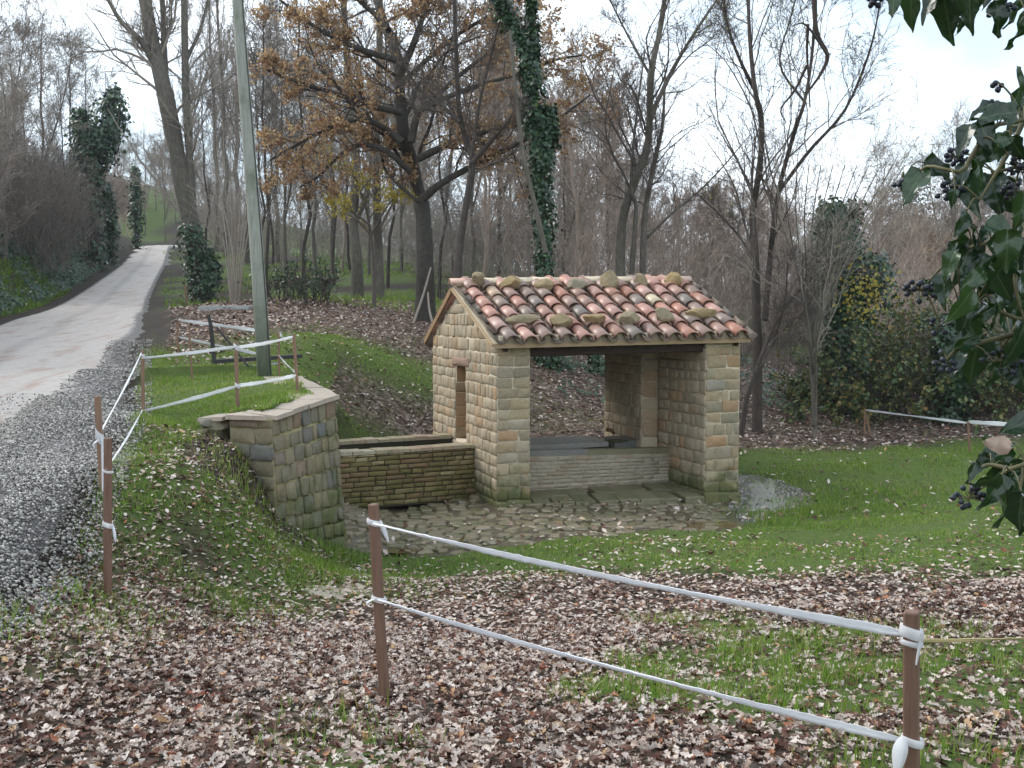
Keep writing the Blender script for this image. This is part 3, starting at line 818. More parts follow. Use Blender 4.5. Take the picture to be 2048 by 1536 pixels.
# rough plinth of the pillars
for nm, (p, q) in {'a': (FL, FL + inU), 'b': (q0, FR)}.items():
    p = np.array(p); q = np.array(q); f = nFront[:2]
    w = np.linalg.norm(q - p)
    for k in range(3):
        a_, b_ = lerp(p, q, k / 3 - 0.03), lerp(p, q, (k + 1) / 3 + 0.02)
        hgt = rng.uniform(0.05, 0.11)
        prism('plinth_stone', [P3(a_ + f * rng.uniform(0.06, 0.13), -2.9), P3(b_ + f * rng.uniform(0.06, 0.13), -2.9), P3(b_ - f * 0.05, -2.9), P3(a_ - f * 0.05, -2.9)],
              [P3(a_ + f * 0.06, -2.70 + hgt * 0.5), P3(b_ + f * 0.06, -2.70 + hgt * 0.5), P3(b_ - f * 0.05, -2.69 + hgt), P3(a_ - f * 0.05, -2.69 + hgt)], M_stone, wall)
# ---- timbers
def deck():
    up1, up2 = np.array([0, 0, -0.006]), np.array([0, 0, 0.006])
    a = [EL, ER, GR, KR, KL, GL]
    V = [p + up1 for p in a] + [p + up2 for p in a]
    return V, [(0, 5, 2, 1), (5, 4, 3, 2), (6, 7, 8, 11), (11, 8, 9, 10), (0, 1, 7, 6), (1, 2, 8, 7), (2, 3, 9, 8), (3, 4, 10, 9), (4, 5, 11, 10), (5, 0, 6, 11)]
roof = pyobj('roof', *deck(), M_mortar, house)
def roofp(s, t, dz=0.0, rear=False):
    if rear: p = lerp(lerp(GL, GR, s), lerp(KL, KR, s), t)
    else: p = lerp(lerp(EL, ER, s), lerp(GL, GR, s), t)
    return p + np.array([0, 0, dz])
for i, y0 in enumerate(np.linspace(0, 0.92, 9)):
    y1 = y0 + 0.115
    for rear in (False, True):
        if y0 > 0.93: continue
        o8 = [roofp(0, y0, -0.035, rear), roofp(1, y0, -0.035, rear), roofp(1, min(y1, 1) - 0.004, -0.035, rear), roofp(0, min(y1, 1) - 0.004, -0.035, rear)]
        prism('sheathing_board', o8, [v + np.array([0, 0, 0.027]) for v in o8], M_board, roof)
for s in np.linspace(0.05, 0.95, 8):
    for rear in (False, True):
        a_, b_ = roofp(s, 0.035, -0.092, rear), roofp(s, 0.985, -0.092, rear)
        boxbar('rafter', a_, b_, 0.07, 0.105, M_beam, house)
ba = P3(FL + inU * 0.93 - nFront[:2] * 0.16, -0.555); bb = P3(q0 + uF * 0.06 - nFront[:2] * 0.16, -0.50)
boxbar('beam', ba, bb, 0.2, 0.19, M_beam, house)
boxbar('beam', lerp(GL, GR, 0.06) + np.array([0, 0, -0.26]), lerp(GL, GR, 0.93) + np.array([0, 0, -0.26]), 0.16, 0.2, M_beam, house)
kb0, kb1 = lerp(KL, GL, 0.12), lerp(KR, GR, 0.12)
boxbar('beam', lerp(kb0, kb1, 0.06) + np.array([0, 0, -0.24]), lerp(kb0, kb1, 0.93) + np.array([0, 0, -0.24]), 0.16, 0.18, M_beam, house)
# eave board and verge boards, mortar closing the tile ends
boxbar('eave_mortar', roofp(0.02, 0.012, 0.045), roofp(0.98, 0.012, 0.045), 0.05, 0.105, M_mortar, roof)
boxbar('fascia', EL + np.array([0.02, -0.012, -0.03]), ER + np.array([-0.02, -0.012, -0.03]), 0.025, 0.062, M_board, roof)
boxbar('verge_board', lerp(GL, KL, -0.01) + np.array([-0.022, 0, -0.055]), KL + np.array([-0.022, 0, -0.055]), 0.04, 0.10, M_verge, roof)
boxbar('verge_board', EL + np.array([-0.02, 0, -0.02]), GL + np.array([-0.02, 0, -0.02]), 0.025, 0.03, M_board, roof)
boxbar('verge_board', ER + np.array([0.02, 0, -0.02]), GR + np.array([0.02, 0, -0.02]), 0.025, 0.03, M_board, roof)
# ---- tiles
def tile_mesh(name, r0, r1, L, m, th=0.014, seg=7, arc=math.pi * 0.96, seed=0):
    """half-round tapered tile: x across, y up the slope, z up; r0 at the lower end"""
    r = np.random.default_rng(seed)
    V, Fc = [], []
    for iy, (y, rr) in enumerate(((0, r0), (L * 0.5, (r0 + r1) / 2 * (1 + r.normal(0, .015))), (L, r1))):
        for sh in (0, th):
            for k in range(seg + 1):
                a = (math.pi - arc) / 2 + arc * k / seg
                V.append(((rr - sh) * math.cos(a), y, (rr - sh) * math.sin(a) * 0.86))
    w = seg + 1
    def id_(iy, sh, k): return (iy * 2 + sh) * w + k
    for iy in range(2):
        for k in range(seg):
            Fc.append((id_(iy, 0, k), id_(iy + 1, 0, k), id_(iy + 1, 0, k + 1), id_(iy, 0, k + 1)))
            Fc.append((id_(iy, 1, k), id_(iy, 1, k + 1), id_(iy + 1, 1, k + 1), id_(iy + 1, 1, k)))
        for k in (0, seg):
            f = (id_(iy, 0, k), id_(iy, 1, k), id_(iy + 1, 1, k), id_(iy + 1, 0, k))
            Fc.append(f if k == 0 else f[::-1])
    for k in range(seg):
        Fc.append((id_(0, 0, k), id_(0, 0, k + 1), id_(0, 1, k + 1), id_(0, 1, k)))
        Fc.append((id_(2, 0, k), id_(2, 1, k), id_(2, 1, k + 1), id_(2, 0, k + 1)))
    me = bpy.data.meshes.new(name)
    me.from_pydata(V, [], Fc)
    me.materials.append(m)
    me.polygons.foreach_set('use_smooth', [abs(p.normal.y) < 0.6 for p in me.polygons])
    return me
def place(name, me, parent, p, X, Y, Z):
    o = link(name, me, parent)
    off = o.location.copy()
    M = Matrix(((X[0], Y[0], Z[0], p[0]), (X[1], Y[1], Z[1], p[1]), (X[2], Y[2], Z[2], p[2]), (0, 0, 0, 1)))
    M.translation = Vector(p) + off
    o.matrix_local = M
    return o
NC, NR = 14, 6
slopeL = np.linalg.norm(GL - EL)
expo = slopeL / (NR - 0.35)
covers = [tile_mesh('tile', 0.110, 0.088, expo * 1.2, M_tile, seed=i) for i in range(4)]
chans = [tile_mesh('channel_tile', 0.082, 0.10, expo * 1.2, M_tile_under, seed=9 + i) for i in range(2)]
def tile_at(s, t, me, name, flip, dz, tilt, rear=False):
    p = roofp(s, t, 0, rear)
    up_ = roofp(s, t + 0.05, 0, rear) - p
    if rear: up_ = -up_
    Y = nrm(up_)
    X = nrm(roofp(min(s + .02, 1), t, 0, rear) - roofp(min(s + .02, 1) - .02, t, 0, rear)); X = nrm(X - Y * (X @ Y))
    Zv = np.cross(X, Y)
    Y = nrm(Y + Zv * tilt + X * rng.normal(0, 0.022)); X = nrm(X - Y * (X @ Y)); 
    rl = rng.normal(0, 0.05); X = nrm(X * math.cos(rl) + np.cross(X, Y) * math.sin(rl)); Zv = np.cross(X, Y)
    if flip: X, Zv = -X, -Zv
    return place(name, me, roof, p + np.cross(X, Y) * (dz if not flip else -dz), X, Y, Zv)
cs0, cs1 = 0.058, 0.952
pitch_s = (cs1 - cs0) / (NC - 1)
for j in range(NR):
    t0 = (j * expo - 0.09) / slopeL
    for i in range(NC):
        tile_at(cs0 + i * pitch_s + rng.normal(0, 0.0022), t0 + rng.normal(0, 0.008), covers[rng.integers(4)], 'tile', False, 0.072 + rng.normal(0, 0.003), -0.028 - 0.05 * (j == 0) * 0)
    for i in range(NC + 1):
        tile_at(np.clip(cs0 + (i - 0.5) * pitch_s, 0.016, 0.988), t0 - 0.01 + rng.normal(0, 0.006), chans[rng.integers(2)], 'channel_tile', True, 0.098, -0.028)
for j in range(4):                                             # first columns of the rear slope, seen past the gable
    for i, s in enumerate((0.02, 0.09, 0.155)):
        tile_at(s, (j + 1) * 0.25 + 0.01, covers[rng.integers(4)], 'tile', False, 0.07, -0.02, True)
# ridge: bedded half-round tiles
rl_ = np.linalg.norm(GR - GL); ne = 9
ridm = [tile_mesh('ridge_tile', 0.115, 0.105, rl_ / ne * 1.12, M_ridge, seed=30 + i) for i in range(3)]
dr = nrm(GR - GL); side = nrm(np.cross(dr, np.array([0, 0, 1.0])))
for i in range(ne):
    p = lerp(GL, GR, i / ne - 0.012) + np.array([0, 0, 0.045 + (i % 2) * 0.006])
    Y = dr + np.array([0, 0, rng.normal(0, 0.012)]); Y = nrm(Y); X = nrm(np.cross(Y, np.array([0, 0, 1.0]))); Zv = np.cross(X, Y)
    place('ridge_tile', ridm[i % 3], roof, p, X, Y, Zv)
bedm = piece_mat('ridge_mortar', [(0, (0.36, 0.30, 0.20)), (1, (0.40, 0.33, 0.22))], bumpd=0.02)
boxbar('ridge_bedding', GL + np.array([0.03, 0, 0.04]), GR + np.array([-0.03, 0, 0.04]), 0.2, 0.10, bedm, roof, bev=0.4)
# ---- stones that weigh the roof down (each lies loose on the tiles)
def rest_on_roof(px, py, lift):
    """walk down the line of sight from the ridge till the stone clears the tiles"""
    d0 = lerp(GL[1], GR[1], np.clip((px - 905) / 474, 0, 1)) - 0.03
    nn = np.cross(ER - EL, GL - EL)
    for d in np.linspace(d0, d0 - 2.2, 200):
        q = at(px, py, d)
        z = EL[2] - (nn[0] * (q[0] - EL[0]) + nn[1] * (q[1] - EL[1])) / nn[2]
        if q[2] - z >= lift: break
    return q
def lay_rock(p, size, rz, tilt, label, seed, flat):
    o = link('roof_stone', rock_mesh('roof_stone', M_rock, seed, flat))
    o.location = p; o.scale = tuple(1.34 * q for q in size); o.rotation_euler = (tilt[0], tilt[1], rz)
    return tag(o, label, 'stone', 'stones weighing down the roof')
ridge_px = [(957, 556, .095, .16, .115, 'upright blocky stone on the ridge, nearest the left gable'), (1020, 562, .15, .13, .10, 'wedge-shaped stone on the ridge, second from the left gable'),
            (1090, 566, .13, .12, .09, 'round squat stone on the ridge, third from the left gable'), (1153, 565, .13, .12, .105, 'rounded stone on the ridge, fourth from the left gable'),
            (1217, 558, .11, .16, .15, 'tallest stone on the ridge, standing up like a boot'), (1282, 558, .10, .11, .12, 'small grey stone on the ridge, second from its right end'),
            (1348, 556, .135, .12, .115, 'squarish yellow stone on the ridge, last at the right end')]
for i, (px, py, a_, b_, c_, lab) in enumerate(ridge_px):
    q = rest_on_roof(px, py + 5, 0.10 + 0.6 * c_)
    lay_rock((q[0], q[1], q[2]), (a_, b_, c_), rng.uniform(-.5, .5), (rng.uniform(-.3, .3), rng.uniform(-.3, .3)), lab, 40 + i, 0.9)
low_px = [(1048, 637, .20, .09, .075, 'long flat stone lying on the tiles, leftmost of the lower row'), (1122, 641, .135, .10, .085, 'dark grey block on the tiles, second of the lower row'),
          (1187, 637, .14, .09, .075, 'small pointed stone on the tiles, third of the lower row'), (1259, 634, .145, .11, .10, 'lichen-spotted grey stone on the tiles, fourth of the lower row'),
          (1327, 631, .125, .10, .115, 'roundish pale stone on the tiles, fifth of the lower row'), (1398, 625, .20, .10, .085, 'long smooth stone on the tiles, rightmost of the lower row')]
for i, (px, py, a_, b_, c_, lab) in enumerate(low_px):
    q = rest_on_roof(px, py, 0.145 + 0.65 * c_)
    lay_rock((q[0], q[1], q[2]), (a_, b_, c_), rng.uniform(-.3, .3), (0.25 + rng.uniform(-.1, .1), rng.uniform(-.15, .15)), lab, 60 + i, 0.9)

# ---- basin inside
bA, bB = np.array([0.12, 15.46]), np.array([2.47, 16.40])
zA, zB = -2.035, -2.10
bu = (bB - bA) / np.linalg.norm(bB - bA); bv = np.array([-bu[1], bu[0]]); nb = np.array([bu[1], -bu[0], 0])
basin = thing('wash_basin', (float(bA[0]), float(bA[1]), Z0), 'long pale brick wash basin with a grey slab, inside the wash house', 'basin')
LB = np.linalg.norm(bB - bA)
th = bv * 0.16
prism('basin_wall', [P3(bA, Z0), P3(bB, Z0), P3(bB + th, Z0), P3(bA + th, Z0)], [P3(bA, zA - .012), P3(bB, zB - .012), P3(bB + th, zB - .012), P3(bA + th, zA - .012)], M_basin, basin)
fnB = face_fn(P3(bA, Z0), P3(bB, Z0), P3(bB, zB - .085), P3(bA, zA - .085))
lay('brick', fnB, nb, courses_of(0.62, 0.048, 0.062), LB, M_basin, basin, (0.16, 0.34), joint=0.007, depth=0.004, bulge=0.1, proud=0.004, jit=0.03, chamfer=0.1)
for a_, b_, dz, mm in ((0, 0.42, 0.0, M_slab), (0.425, 1.0, -0.006, M_apron)):
    p, q = lerp(bA, bB, a_) + bu * 0.004, lerp(bA, bB, b_) - bu * 0.004
    z1, z2 = lerp(zA, zB, a_) + dz, lerp(zA, zB, b_) + dz
    f = nb[:2] * 0.012
    prism('rim_slab', [P3(p + f, z1 - .08), P3(q + f, z2 - .08), P3(q + th * .98, z2 - .08), P3(p + th * .98, z1 - .08)], [P3(p + f, z1), P3(q + f, z2), P3(q + th * .98, z2), P3(p + th * .98, z1)], mm, basin)
cA, cB = bA + bv * 0.58 - bu * 0.2, bA + bv * 0.58 + bu * 1.72
dv = bv * 0.8
M_wash = piece_mat('pale_washing_slab', [(0, (0.235, 0.225, 0.205)), (1, (0.235, 0.225, 0.205))], rough=0.35, spec=0.5, bscale=9)
prism('washing_slab', [P3(cA, -2.12), P3(cB, -2.12), P3(cB + dv, -2.11), P3(cA + dv, -2.11)], [P3(cA, -2.045), P3(cB, -2.045), P3(cB + dv, -2.03), P3(cA + dv, -2.03)], M_wash, basin)
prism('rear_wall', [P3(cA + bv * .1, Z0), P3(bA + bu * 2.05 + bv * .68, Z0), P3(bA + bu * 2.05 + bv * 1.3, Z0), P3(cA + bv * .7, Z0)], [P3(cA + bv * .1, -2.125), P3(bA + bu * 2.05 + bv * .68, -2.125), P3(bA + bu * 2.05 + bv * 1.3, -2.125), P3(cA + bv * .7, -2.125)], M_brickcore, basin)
M_water, nt, b = newmat('still_water', 0.04, 0.5)
setc(nt, b, (0.018, 0.02, 0.014))
bump(nt, b, noise(nt, 18, 3), 0.15, 0.004)
pyobj('water', [P3(bA + th, -2.17), P3(bB + th, -2.17), P3(bB + bv * .7, -2.17), P3(bA + bv * .7, -2.17)], [(0, 1, 2, 3)], M_water, basin)
M_moss, nt, b = newmat('soft_moss', 0.9, 0.2)
setc(nt, b, ramp(nt, noise(nt, 40, 5), [(0.3, (0.035, 0.04, 0.012)), (0.7, (0.09, 0.085, 0.03))]))
# spring stone with spout in the back corner, ledge on the right
e0 = bA + bu * 1.80 + bv * 0.55
prism('ledge_stone', [P3(e0, -2.3), P3(e0 + bu * .42, -2.3), P3(e0 + bu * .42 + bv * .4, -2.3), P3(e0 + bv * .4, -2.3)], [P3(e0 + bu * .02, -2.03), P3(e0 + bu * .42, -2.05), P3(e0 + bu * .4 + bv * .38, -2.0), P3(e0 + bu * .02 + bv * .38, -2.01)], M_slab, basin)
M_rust = piece_mat('rusty_iron', [(0, (0.16, 0.075, 0.03)), (1, (0.16, 0.075, 0.03))], rough=0.7, bumpd=0.01)
ac = Acc(); sp_ = e0 + bv * .42 + bu * .1
tubes(ac, np.array([[P3(sp_, -1.9), P3(sp_ - bv * .14, -1.90), P3(sp_ - bv * .22, -1.94)]]), np.array([[.03, .028, .026]]), 8)
link('spout', ac.mesh('spout', M_rust), basin)
o = link('moss_patch', rock_mesh('moss_patch', M_moss, 91, 0.5), basin); o.scale = (.17, .11, .06); o.location += Vector(P3(e0 + bu * .1 + bv * .05, -2.04))

# ---- trough outside, against the gable
tA, tB = at(674, 905, 14.72), at(950, 888, 15.67)
tA[:2] = lerp(tA[:2], tB[:2], -0.14)
tz = -1.965
A2, B2 = tA[:2], tB[:2] + (tB[:2] - tA[:2]) * 0.006
tu = nrm(B2 - A2); tv = np.array([-tu[1], tu[0]]); ntv = np.array([tu[1], -tu[0], 0]); LT = np.linalg.norm(B2 - A2)
trough = thing('water_trough', (float(A2[0]), float(A2[1]), Z0), 'mossy brick water trough between the gable and the retaining wall', 'trough')
w = tv * 0.27
prism('trough_wall', [P3(A2, Z0), P3(B2, Z0), P3(B2 + w, Z0), P3(A2 + w, Z0)], [P3(A2, tz - .045), P3(B2, tz - .045), P3(B2 + w, tz - .045), P3(A2 + w, tz - .045)], M_brickcore, trough)
fnT = face_fn(P3(A2, Z0 + .02), P3(B2, Z0 + .02), P3(B2, tz - .05), P3(A2, tz - .05))
lay('brick', fnT, ntv, courses_of(0.74, 0.062, 0.078), LT, M_brick, trough, (0.12, 0.34), joint=0.013, depth=0.01, bulge=0.15, proud=0.013, jit=0.09, chamfer=0.12)
def rim(p, q, wv, z0, z1, n_, m):
    L_ = np.linalg.norm(q - p); d_ = nrm(q - p)
    for k in range(n_):
        a_, b_ = p + d_ * (L_ * k / n_ + .004), p + d_ * (L_ * (k + 1) / n_ - .004)
        dz = rng.normal(0, .004); o1 = -wv * rng.uniform(.03, .10)
        prism('rim_brick', [P3(a_ + o1, z0), P3(b_ + o1, z0), P3(b_ + wv * 1.02, z0), P3(a_ + wv * 1.02, z0)], [P3(a_ + o1, z1 + dz), P3(b_ + o1, z1 + dz), P3(b_ + wv * 1.02, z1 + dz), P3(a_ + wv * 1.02, z1 + dz)], m, trough)
rim(A2, B2 - tu * 0.01, w, tz - .048, tz, 14, M_capbrick)
A3, B3 = A2 + tv * 0.86, None
tt = 2.24
B3 = LP(tt); A3 = B3 - tu * (LT + 0.25); w3 = tv * 0.26
prism('trough_wall', [P3(A3, Z0), P3(B3, Z0), P3(B3 + w3, Z0), P3(A3 + w3, Z0)], [P3(A3, tz - .045), P3(B3, tz - .045), P3(B3 + w3, tz - .045), P3(A3 + w3, tz - .045)], M_brickcore, trough)
rim(A3, B3 - tu * 0.015, w3, tz - .048, tz + .005, 13, M_capbrick)
pyobj('water', [P3(A2 + w, tz - .11), P3(B2 + w, tz - .11), P3(LP(2.2), tz - .11), P3(A3, tz - .11)], [(0, 1, 2, 3)], M_water, trough)

# ------------------------------------------------------------------ retaining wall
ret = thing('retaining_wall', (float(W_B[0]), float(W_B[1]), -2.6), 'battered stone retaining wall with flat coping, left of the trough', 'wall')
Bb, Cb, Ab = at(563, 1118, 10.78), at(693, 1090, 12.2), at(470, 1080, 11.1)
Ab[2] = -2.5
nBC = nrm(np.cross(W_C - W_B, W_B - Bb)); nBC = nBC if nBC[0] > 0 else -nBC
nAB = nrm(np.cross(W_B - W_A, W_B - Bb)); nAB = nAB if nAB[1] < 0 else -nAB
def inset(p, d): return p - d
capz = 0.046
dn = np.array([0, 0, capz])
TA, TB, TC, TD, TA2 = W_A - dn, W_B - dn, W_C - dn, W_D - dn, W_A2 - dn
inB = np.array([-0.32, 0.30, 0]); inC = np.array([-0.42, -0.05, 0]); inA = np.array([0.05, 0.38, 0]); inD = np.array([-0.4, -0.1, 0])
e_ = 0.006
rc = Acc()
def solid(b0, b1, t1, t0, i0, i1, n):
    b0, b1, t1, t0 = [p - n * e_ for p in (b0, b1, t1, t0)]
    V = [b0, b1, t1, t0, b0 + i0 * 1.5, b1 + i1 * 1.5, t1 + i1, t0 + i0]
    rc.add(np.array(V), [np.array([(0, 1, 2, 3), (5, 4, 7, 6), (3, 2, 6, 7), (0, 4, 5, 1), (1, 5, 6, 2), (0, 3, 7, 4)])])
lowz = np.array([0, 0, -0.25])
solid(Bb + lowz, Cb + lowz, TC, TB, inB, inC, nBC)
solid(Ab + lowz, Bb + lowz, TB, TA, inA, inB, nAB)
Db = TD.copy(); Db[2] = -2.7
nCD = nrm(np.cross(TD - TC, TC - Cb)); nCD = nCD if nCD[0] > 0 else -nCD
solid(Cb + lowz, Db, TD, TC, inC, inD, nCD)
rwall = link('wall_core', rc.mesh('wall_core', M_mortar_ret), ret)
fnBC = face_fn(Bb + lowz * .4, Cb + lowz * .4, TC, TB)
HB = np.linalg.norm(TB - Bb)
lay('stone', fnBC, nBC, courses_of(HB, 0.12, 0.175), np.linalg.norm(W_C - W_B), M_stone_ret, rwall, (0.09, 0.26), joint=0.024, depth=0.02, bulge=0.14, jit=0.09, chamfer=0.14, proud=0.012)
fnAB = face_fn(Ab, Bb, TB, TA)
lay('stone', fnAB, nAB, courses_of(HB, 0.13, 0.19), np.linalg.norm(W_B - W_A), M_stone_ret, rwall, (0.20, 0.42), joint=0.016, depth=0.02, bulge=0.15, jit=0.08, proud=0.012)
fnCD = face_fn(Cb, Db, TD, TC)
lay('stone', fnCD, nCD, courses_of(1.6, 0.15, 0.2), 3.0, M_stone_ret, rwall, (0.2, 0.4), joint=0.02, depth=0.02, bulge=0.4, proud=0.014)
# dry stones at the broken left end
for (px, py, a_, b_, c_) in ((415, 845, .085, .15, .07), (440, 850, .13, .15, .085), (430, 878, .14, .15, .10), (452, 902, .07, .12, .075), (407, 866, .06, .12, .06)):
    o = link('stone', rock_mesh('stone', M_stone_ret, int(px), 0.85), rwall)
    o.scale = (a_, b_, c_); o.location += Vector(at(px, py, 11.22)); o.rotation_euler = (rng.uniform(-.1, .1), rng.uniform(-.1, .1), rng.uniform(-.2, .2))
# coping
def cope(p0, p1, i0, i1, n_, ov):
    for k in range(n_):
        a_, b_ = (k + .012) / n_, (k + 1 - .012) / n_
        pa, pb = lerp(p0, p1, a_), lerp(p0, p1, b_)
        ia, ib = lerp(i0, i1, a_), lerp(i0, i1, b_)
        bt = [pa + ov * rng.uniform(.7, 1.3) - dn, pb + ov * rng.uniform(.7, 1.3) - dn, pb + ib * rng.uniform(1, 1.1) - dn, pa + ia * rng.uniform(1, 1.1) - dn]
        up_ = [v + dn * rng.uniform(.9, 1.15) + (pb + ib - v) * 0.01 for v in bt]
        prism('coping_stone', bt, up_, M_cope, ret)
oB, oA = nBC * 0.06, nAB * 0.06
oB[2] = 0; oA[2] = 0
cope(W_B, W_C, inB * 1.1, inC * 1.1, 4, oB)
cope(W_C, W_D, inC * 1.1, inD * 1.1, 6, np.array([0.05, 0, 0]))
cope(W_A, W_B, inA * 1.05, inB * 1.05, 1, oA)
cope(W_A2 - np.array([0, 0, .015]), W_A - np.array([0.02, 0, .015]), inA, inA, 1, oA)

# ------------------------------------------------------------------ yard of flat stones
def cells(pts, poly, gap):
    """Voronoi cells of pts (clipped half-planes), shrunk by gap"""
    out = []
    for i, p in enumerate(pts):
        d = pts - p; nb_ = np.argsort((d ** 2).sum(1))[1:14]
        c = [p + np.array(o) for o in ((-1, -1), (1, -1), (1, 1), (-1, 1))]
        for j in nb_:
            m_ = (p + pts[j]) / 2; n_ = (pts[j] - p); L_ = np.linalg.norm(n_); n_ = n_ / L_
            m_ = m_ - n_ * gap * rng.uniform(.5, 1.6)
            new = []
            for a_, b_ in zip(c, c[1:] + c[:1]):
                da, db = (a_ - m_) @ n_, (b_ - m_) @ n_
                if da <= 0: new.append(a_)
                if da * db < 0: new.append(a_ + (b_ - a_) * da / (da - db))
            c = new
            if len(c) < 3: break
        if len(c) >= 3: out.append((p, np.array(c)))
    return out
yx, yy_ = np.meshgrid(np.arange(-3, 5.4, .1), np.arange(11.7, 18.8, .1))
yi = np.arange(yx.size).reshape(yx.shape)
yq = np.stack([yi[:-1, :-1], yi[:-1, 1:], yi[1:, 1:], yi[1:, :-1]], -1).reshape(-1, 4)
yc_ = np.stack([yx, yy_], -1).reshape(-1, 2)[yq].mean(1)
yq = yq[in_poly(yc_[:, 0], yc_[:, 1], YARD)]
M_mud = piece_mat('wet_mud', [(0, (0.075, 0.06, 0.038)), (1, (0.075, 0.06, 0.038))], rough=0.35, spec=0.5, bumpd=0.03, bscale=12)
yard = link('yard_paving', bigmesh('yard_paving', np.stack([yx, yy_, height(yx, yy_) - .03 + .012 * vnoise(yx, yy_, 4)], -1).reshape(-1, 3), [yq], M_mud, smooth=True))
tag(yard, 'wet yard of uneven stones in front of the wash house', None, None, 'structure')
pts = []
yy = 11.9; row = 0
while yy < 15.9:
    xx = -2.6 + (row % 2) * 0.17
    while xx < 4.2:
        p = np.array([xx + rng.uniform(-.07, .07), yy + rng.uniform(-.05, .05)])
        pts.append(p); xx += rng.uniform(.15, .27)
    yy += rng.uniform(.15, .21); row += 1
pts = np.array(pts)
ins = in_poly(pts[:, 0], pts[:, 1], YARD) & ~in_poly(pts[:, 0], pts[:, 1], GRAVEL)
hx = np.array([FL - uF * .05 - vL * .02, FR - vL * .02 + uF * .1, RR, RL])
ins &= ~in_poly(pts[:, 0], pts[:, 1], hx)
tr_ = np.array([A2 - ntv[:2] * 0, B2, RL, A3])
ins &= ~in_poly(pts[:, 0], pts[:, 1], tr_)
# stones thin out into mud towards the grass
mud = vnoise(pts[:, 0], pts[:, 1], 1.5) + 0.9 * sst(13.2, 12.2, pts[:, 1] - 0.28 * np.clip(pts[:, 0], 0, 3)) > 0.95
def flag(p, c, m, par, dz, thk=0.06):
    c = c + (p - c) * 0.0
    if len(c) > 9 or len(c) < 3: return
    cc = c.mean(0)
    z = height(c[:, 0], c[:, 1]) + dz
    tilt = rng.normal(0, .012, 2)
    z = z.mean() + (c - cc) @ tilt
    ci = c + (cc - c) * 0.13
    zi = z.mean() + (ci - cc) @ tilt + 0.014 + rng.normal(0, .003, len(c))
    k = len(c)
    V = [P3(q, h - thk) for q, h in zip(c, z)] + [P3(q, h) for q, h in zip(c, z)] + [P3(q, h) for q, h in zip(ci, zi)]
    Fc = [tuple(range(2 * k, 3 * k))] + [(r * k + i, r * k + (i + 1) % k, (r + 1) * k + (i + 1) % k, (r + 1) * k + i) for r in (0, 1) for i in range(k)]
    return V, Fc
made = []
sel = np.where(ins & ~mud)[0]
cl_ = cells(pts, None, 0.02)
cmap = {tuple(np.round(p, 6)): c for p, c in cl_}
for i in sel:
    c = cmap.get(tuple(np.round(pts[i], 6)))
    if c is not None:
        if np.ptp(c[:, 0]) > .5 or np.ptp(c[:, 1]) > .5: continue
        r_ = flag(pts[i], c, M_flag, yard, rng.uniform(-.044, -.004), .05)
        if r_: made.append((np.ptp(c[:, 0]) * np.ptp(c[:, 1]) / pts[i][1] ** 3, r_))
made.sort(key=lambda q: -q[0])
for _, (V, Fc) in made[:290]: pyobj('paving_stone', V, Fc, M_flag, yard)
if len(made) > 290:
    V, Fc = [], []
    for _, (v, f) in made[290:]:
        Fc += [tuple(i + len(V) for i in q) for q in f]; V += v
    pyobj('paving_stones', V, Fc, M_flag, yard)['kind'] = 'stuff'
# apron of big slabs between the pillars
ap0, ap1 = FL + inU + vL * -0.08, q0 - vL * .08
av = bA - FL
npn = 8
for k in range(npn):
    for r_ in range(2):
        def ap(s, t):
            f_ = lerp(ap0 + uF * .02, ap1 - uF * .02, s); g_ = lerp(bA + bu * .02, bB - bu * .06, s)
            return lerp(f_, g_, t)
        s0, s1 = k / npn, (k + 1) / npn
        sh = (0.03 if r_ else -0.02) + rng.normal(0, .012)
        t0, t1 = (0, .5 + rng.normal(0, .05)) if r_ == 0 else (.5 + rng.normal(0, .05), .97)
        s0 = max(0, s0 + sh if k else 0); s1 = min(1, s1 + sh if k < npn - 1 else 1)
        c = np.array([ap(s0 + .004, t0 + .012), ap(s1 - .004, t0 + .012), ap(s1 - .004 + .01, t1 - .012), ap(s0 + .004 + .01, t1 - .012)])
        zb = -2.685 + 0.055 * np.array([t0, t0, t1, t1]) + rng.normal(0, .004, 4)
        V = [P3(q, z - .12) for q, z in zip(c, zb)] + [P3(q, z) for q, z in zip(c, zb)] + [P3(q + (c.mean(0) - q) * .06, z + .012) for q, z in zip(c, zb)]
        pyobj('apron_stone', V, [(8, 9, 10, 11)] + [(r * 4 + i, r * 4 + (i + 1) % 4, (r + 1) * 4 + (i + 1) % 4, (r + 1) * 4 + i) for r in (0, 1) for i in range(4)], M_apron, yard)
# thin film of standing water, brown where it pools
M_puddle, nt, b = newmat('muddy_water', 0.06, 0.5)
setc(nt, b, (0.10, 0.068, 0.032))
bump(nt, b, noise(nt, 5, 3), 0.1, 0.004)
def puddle(pxs, dz, label, name='puddle'):
    P_ = [at(*p)[:2] for p in pxs]
    P_ = smooth_path([P3(p, 0) for p in P_] + [P3(P_[0], 0)], 40)[:-1, :2]
    P_ = P_ + np.stack([vnoise(P_[:, 0], P_[:, 1], 5), vnoise(P_[:, 1], P_[:, 0], 5)], 1) * .05
    z = float(np.median(height(P_[:, 0], P_[:, 1]))) + dz
    o = pyobj(name, [P3(p, z) for p in P_], [tuple(range(len(P_)))], M_puddle)
    return tag(o, label, None, None, 'structure')
puddle([(705,1078,12.4),(770,1092,12.05),(850,1090,12.1),(960,1075,12.5),(900,1060,12.9),(770,1062,12.8)], -0.03, 'brown puddle at the foot of the retaining wall')
puddle([(1180,1072,12.5),(1300,1062,12.8),(1400,1050,13.15),(1480,1040,13.45),(1420,1028,13.8),(1330,1035,13.6),(1230,1052,13.1)], -0.034, 'brown puddle in front of the right pillar')
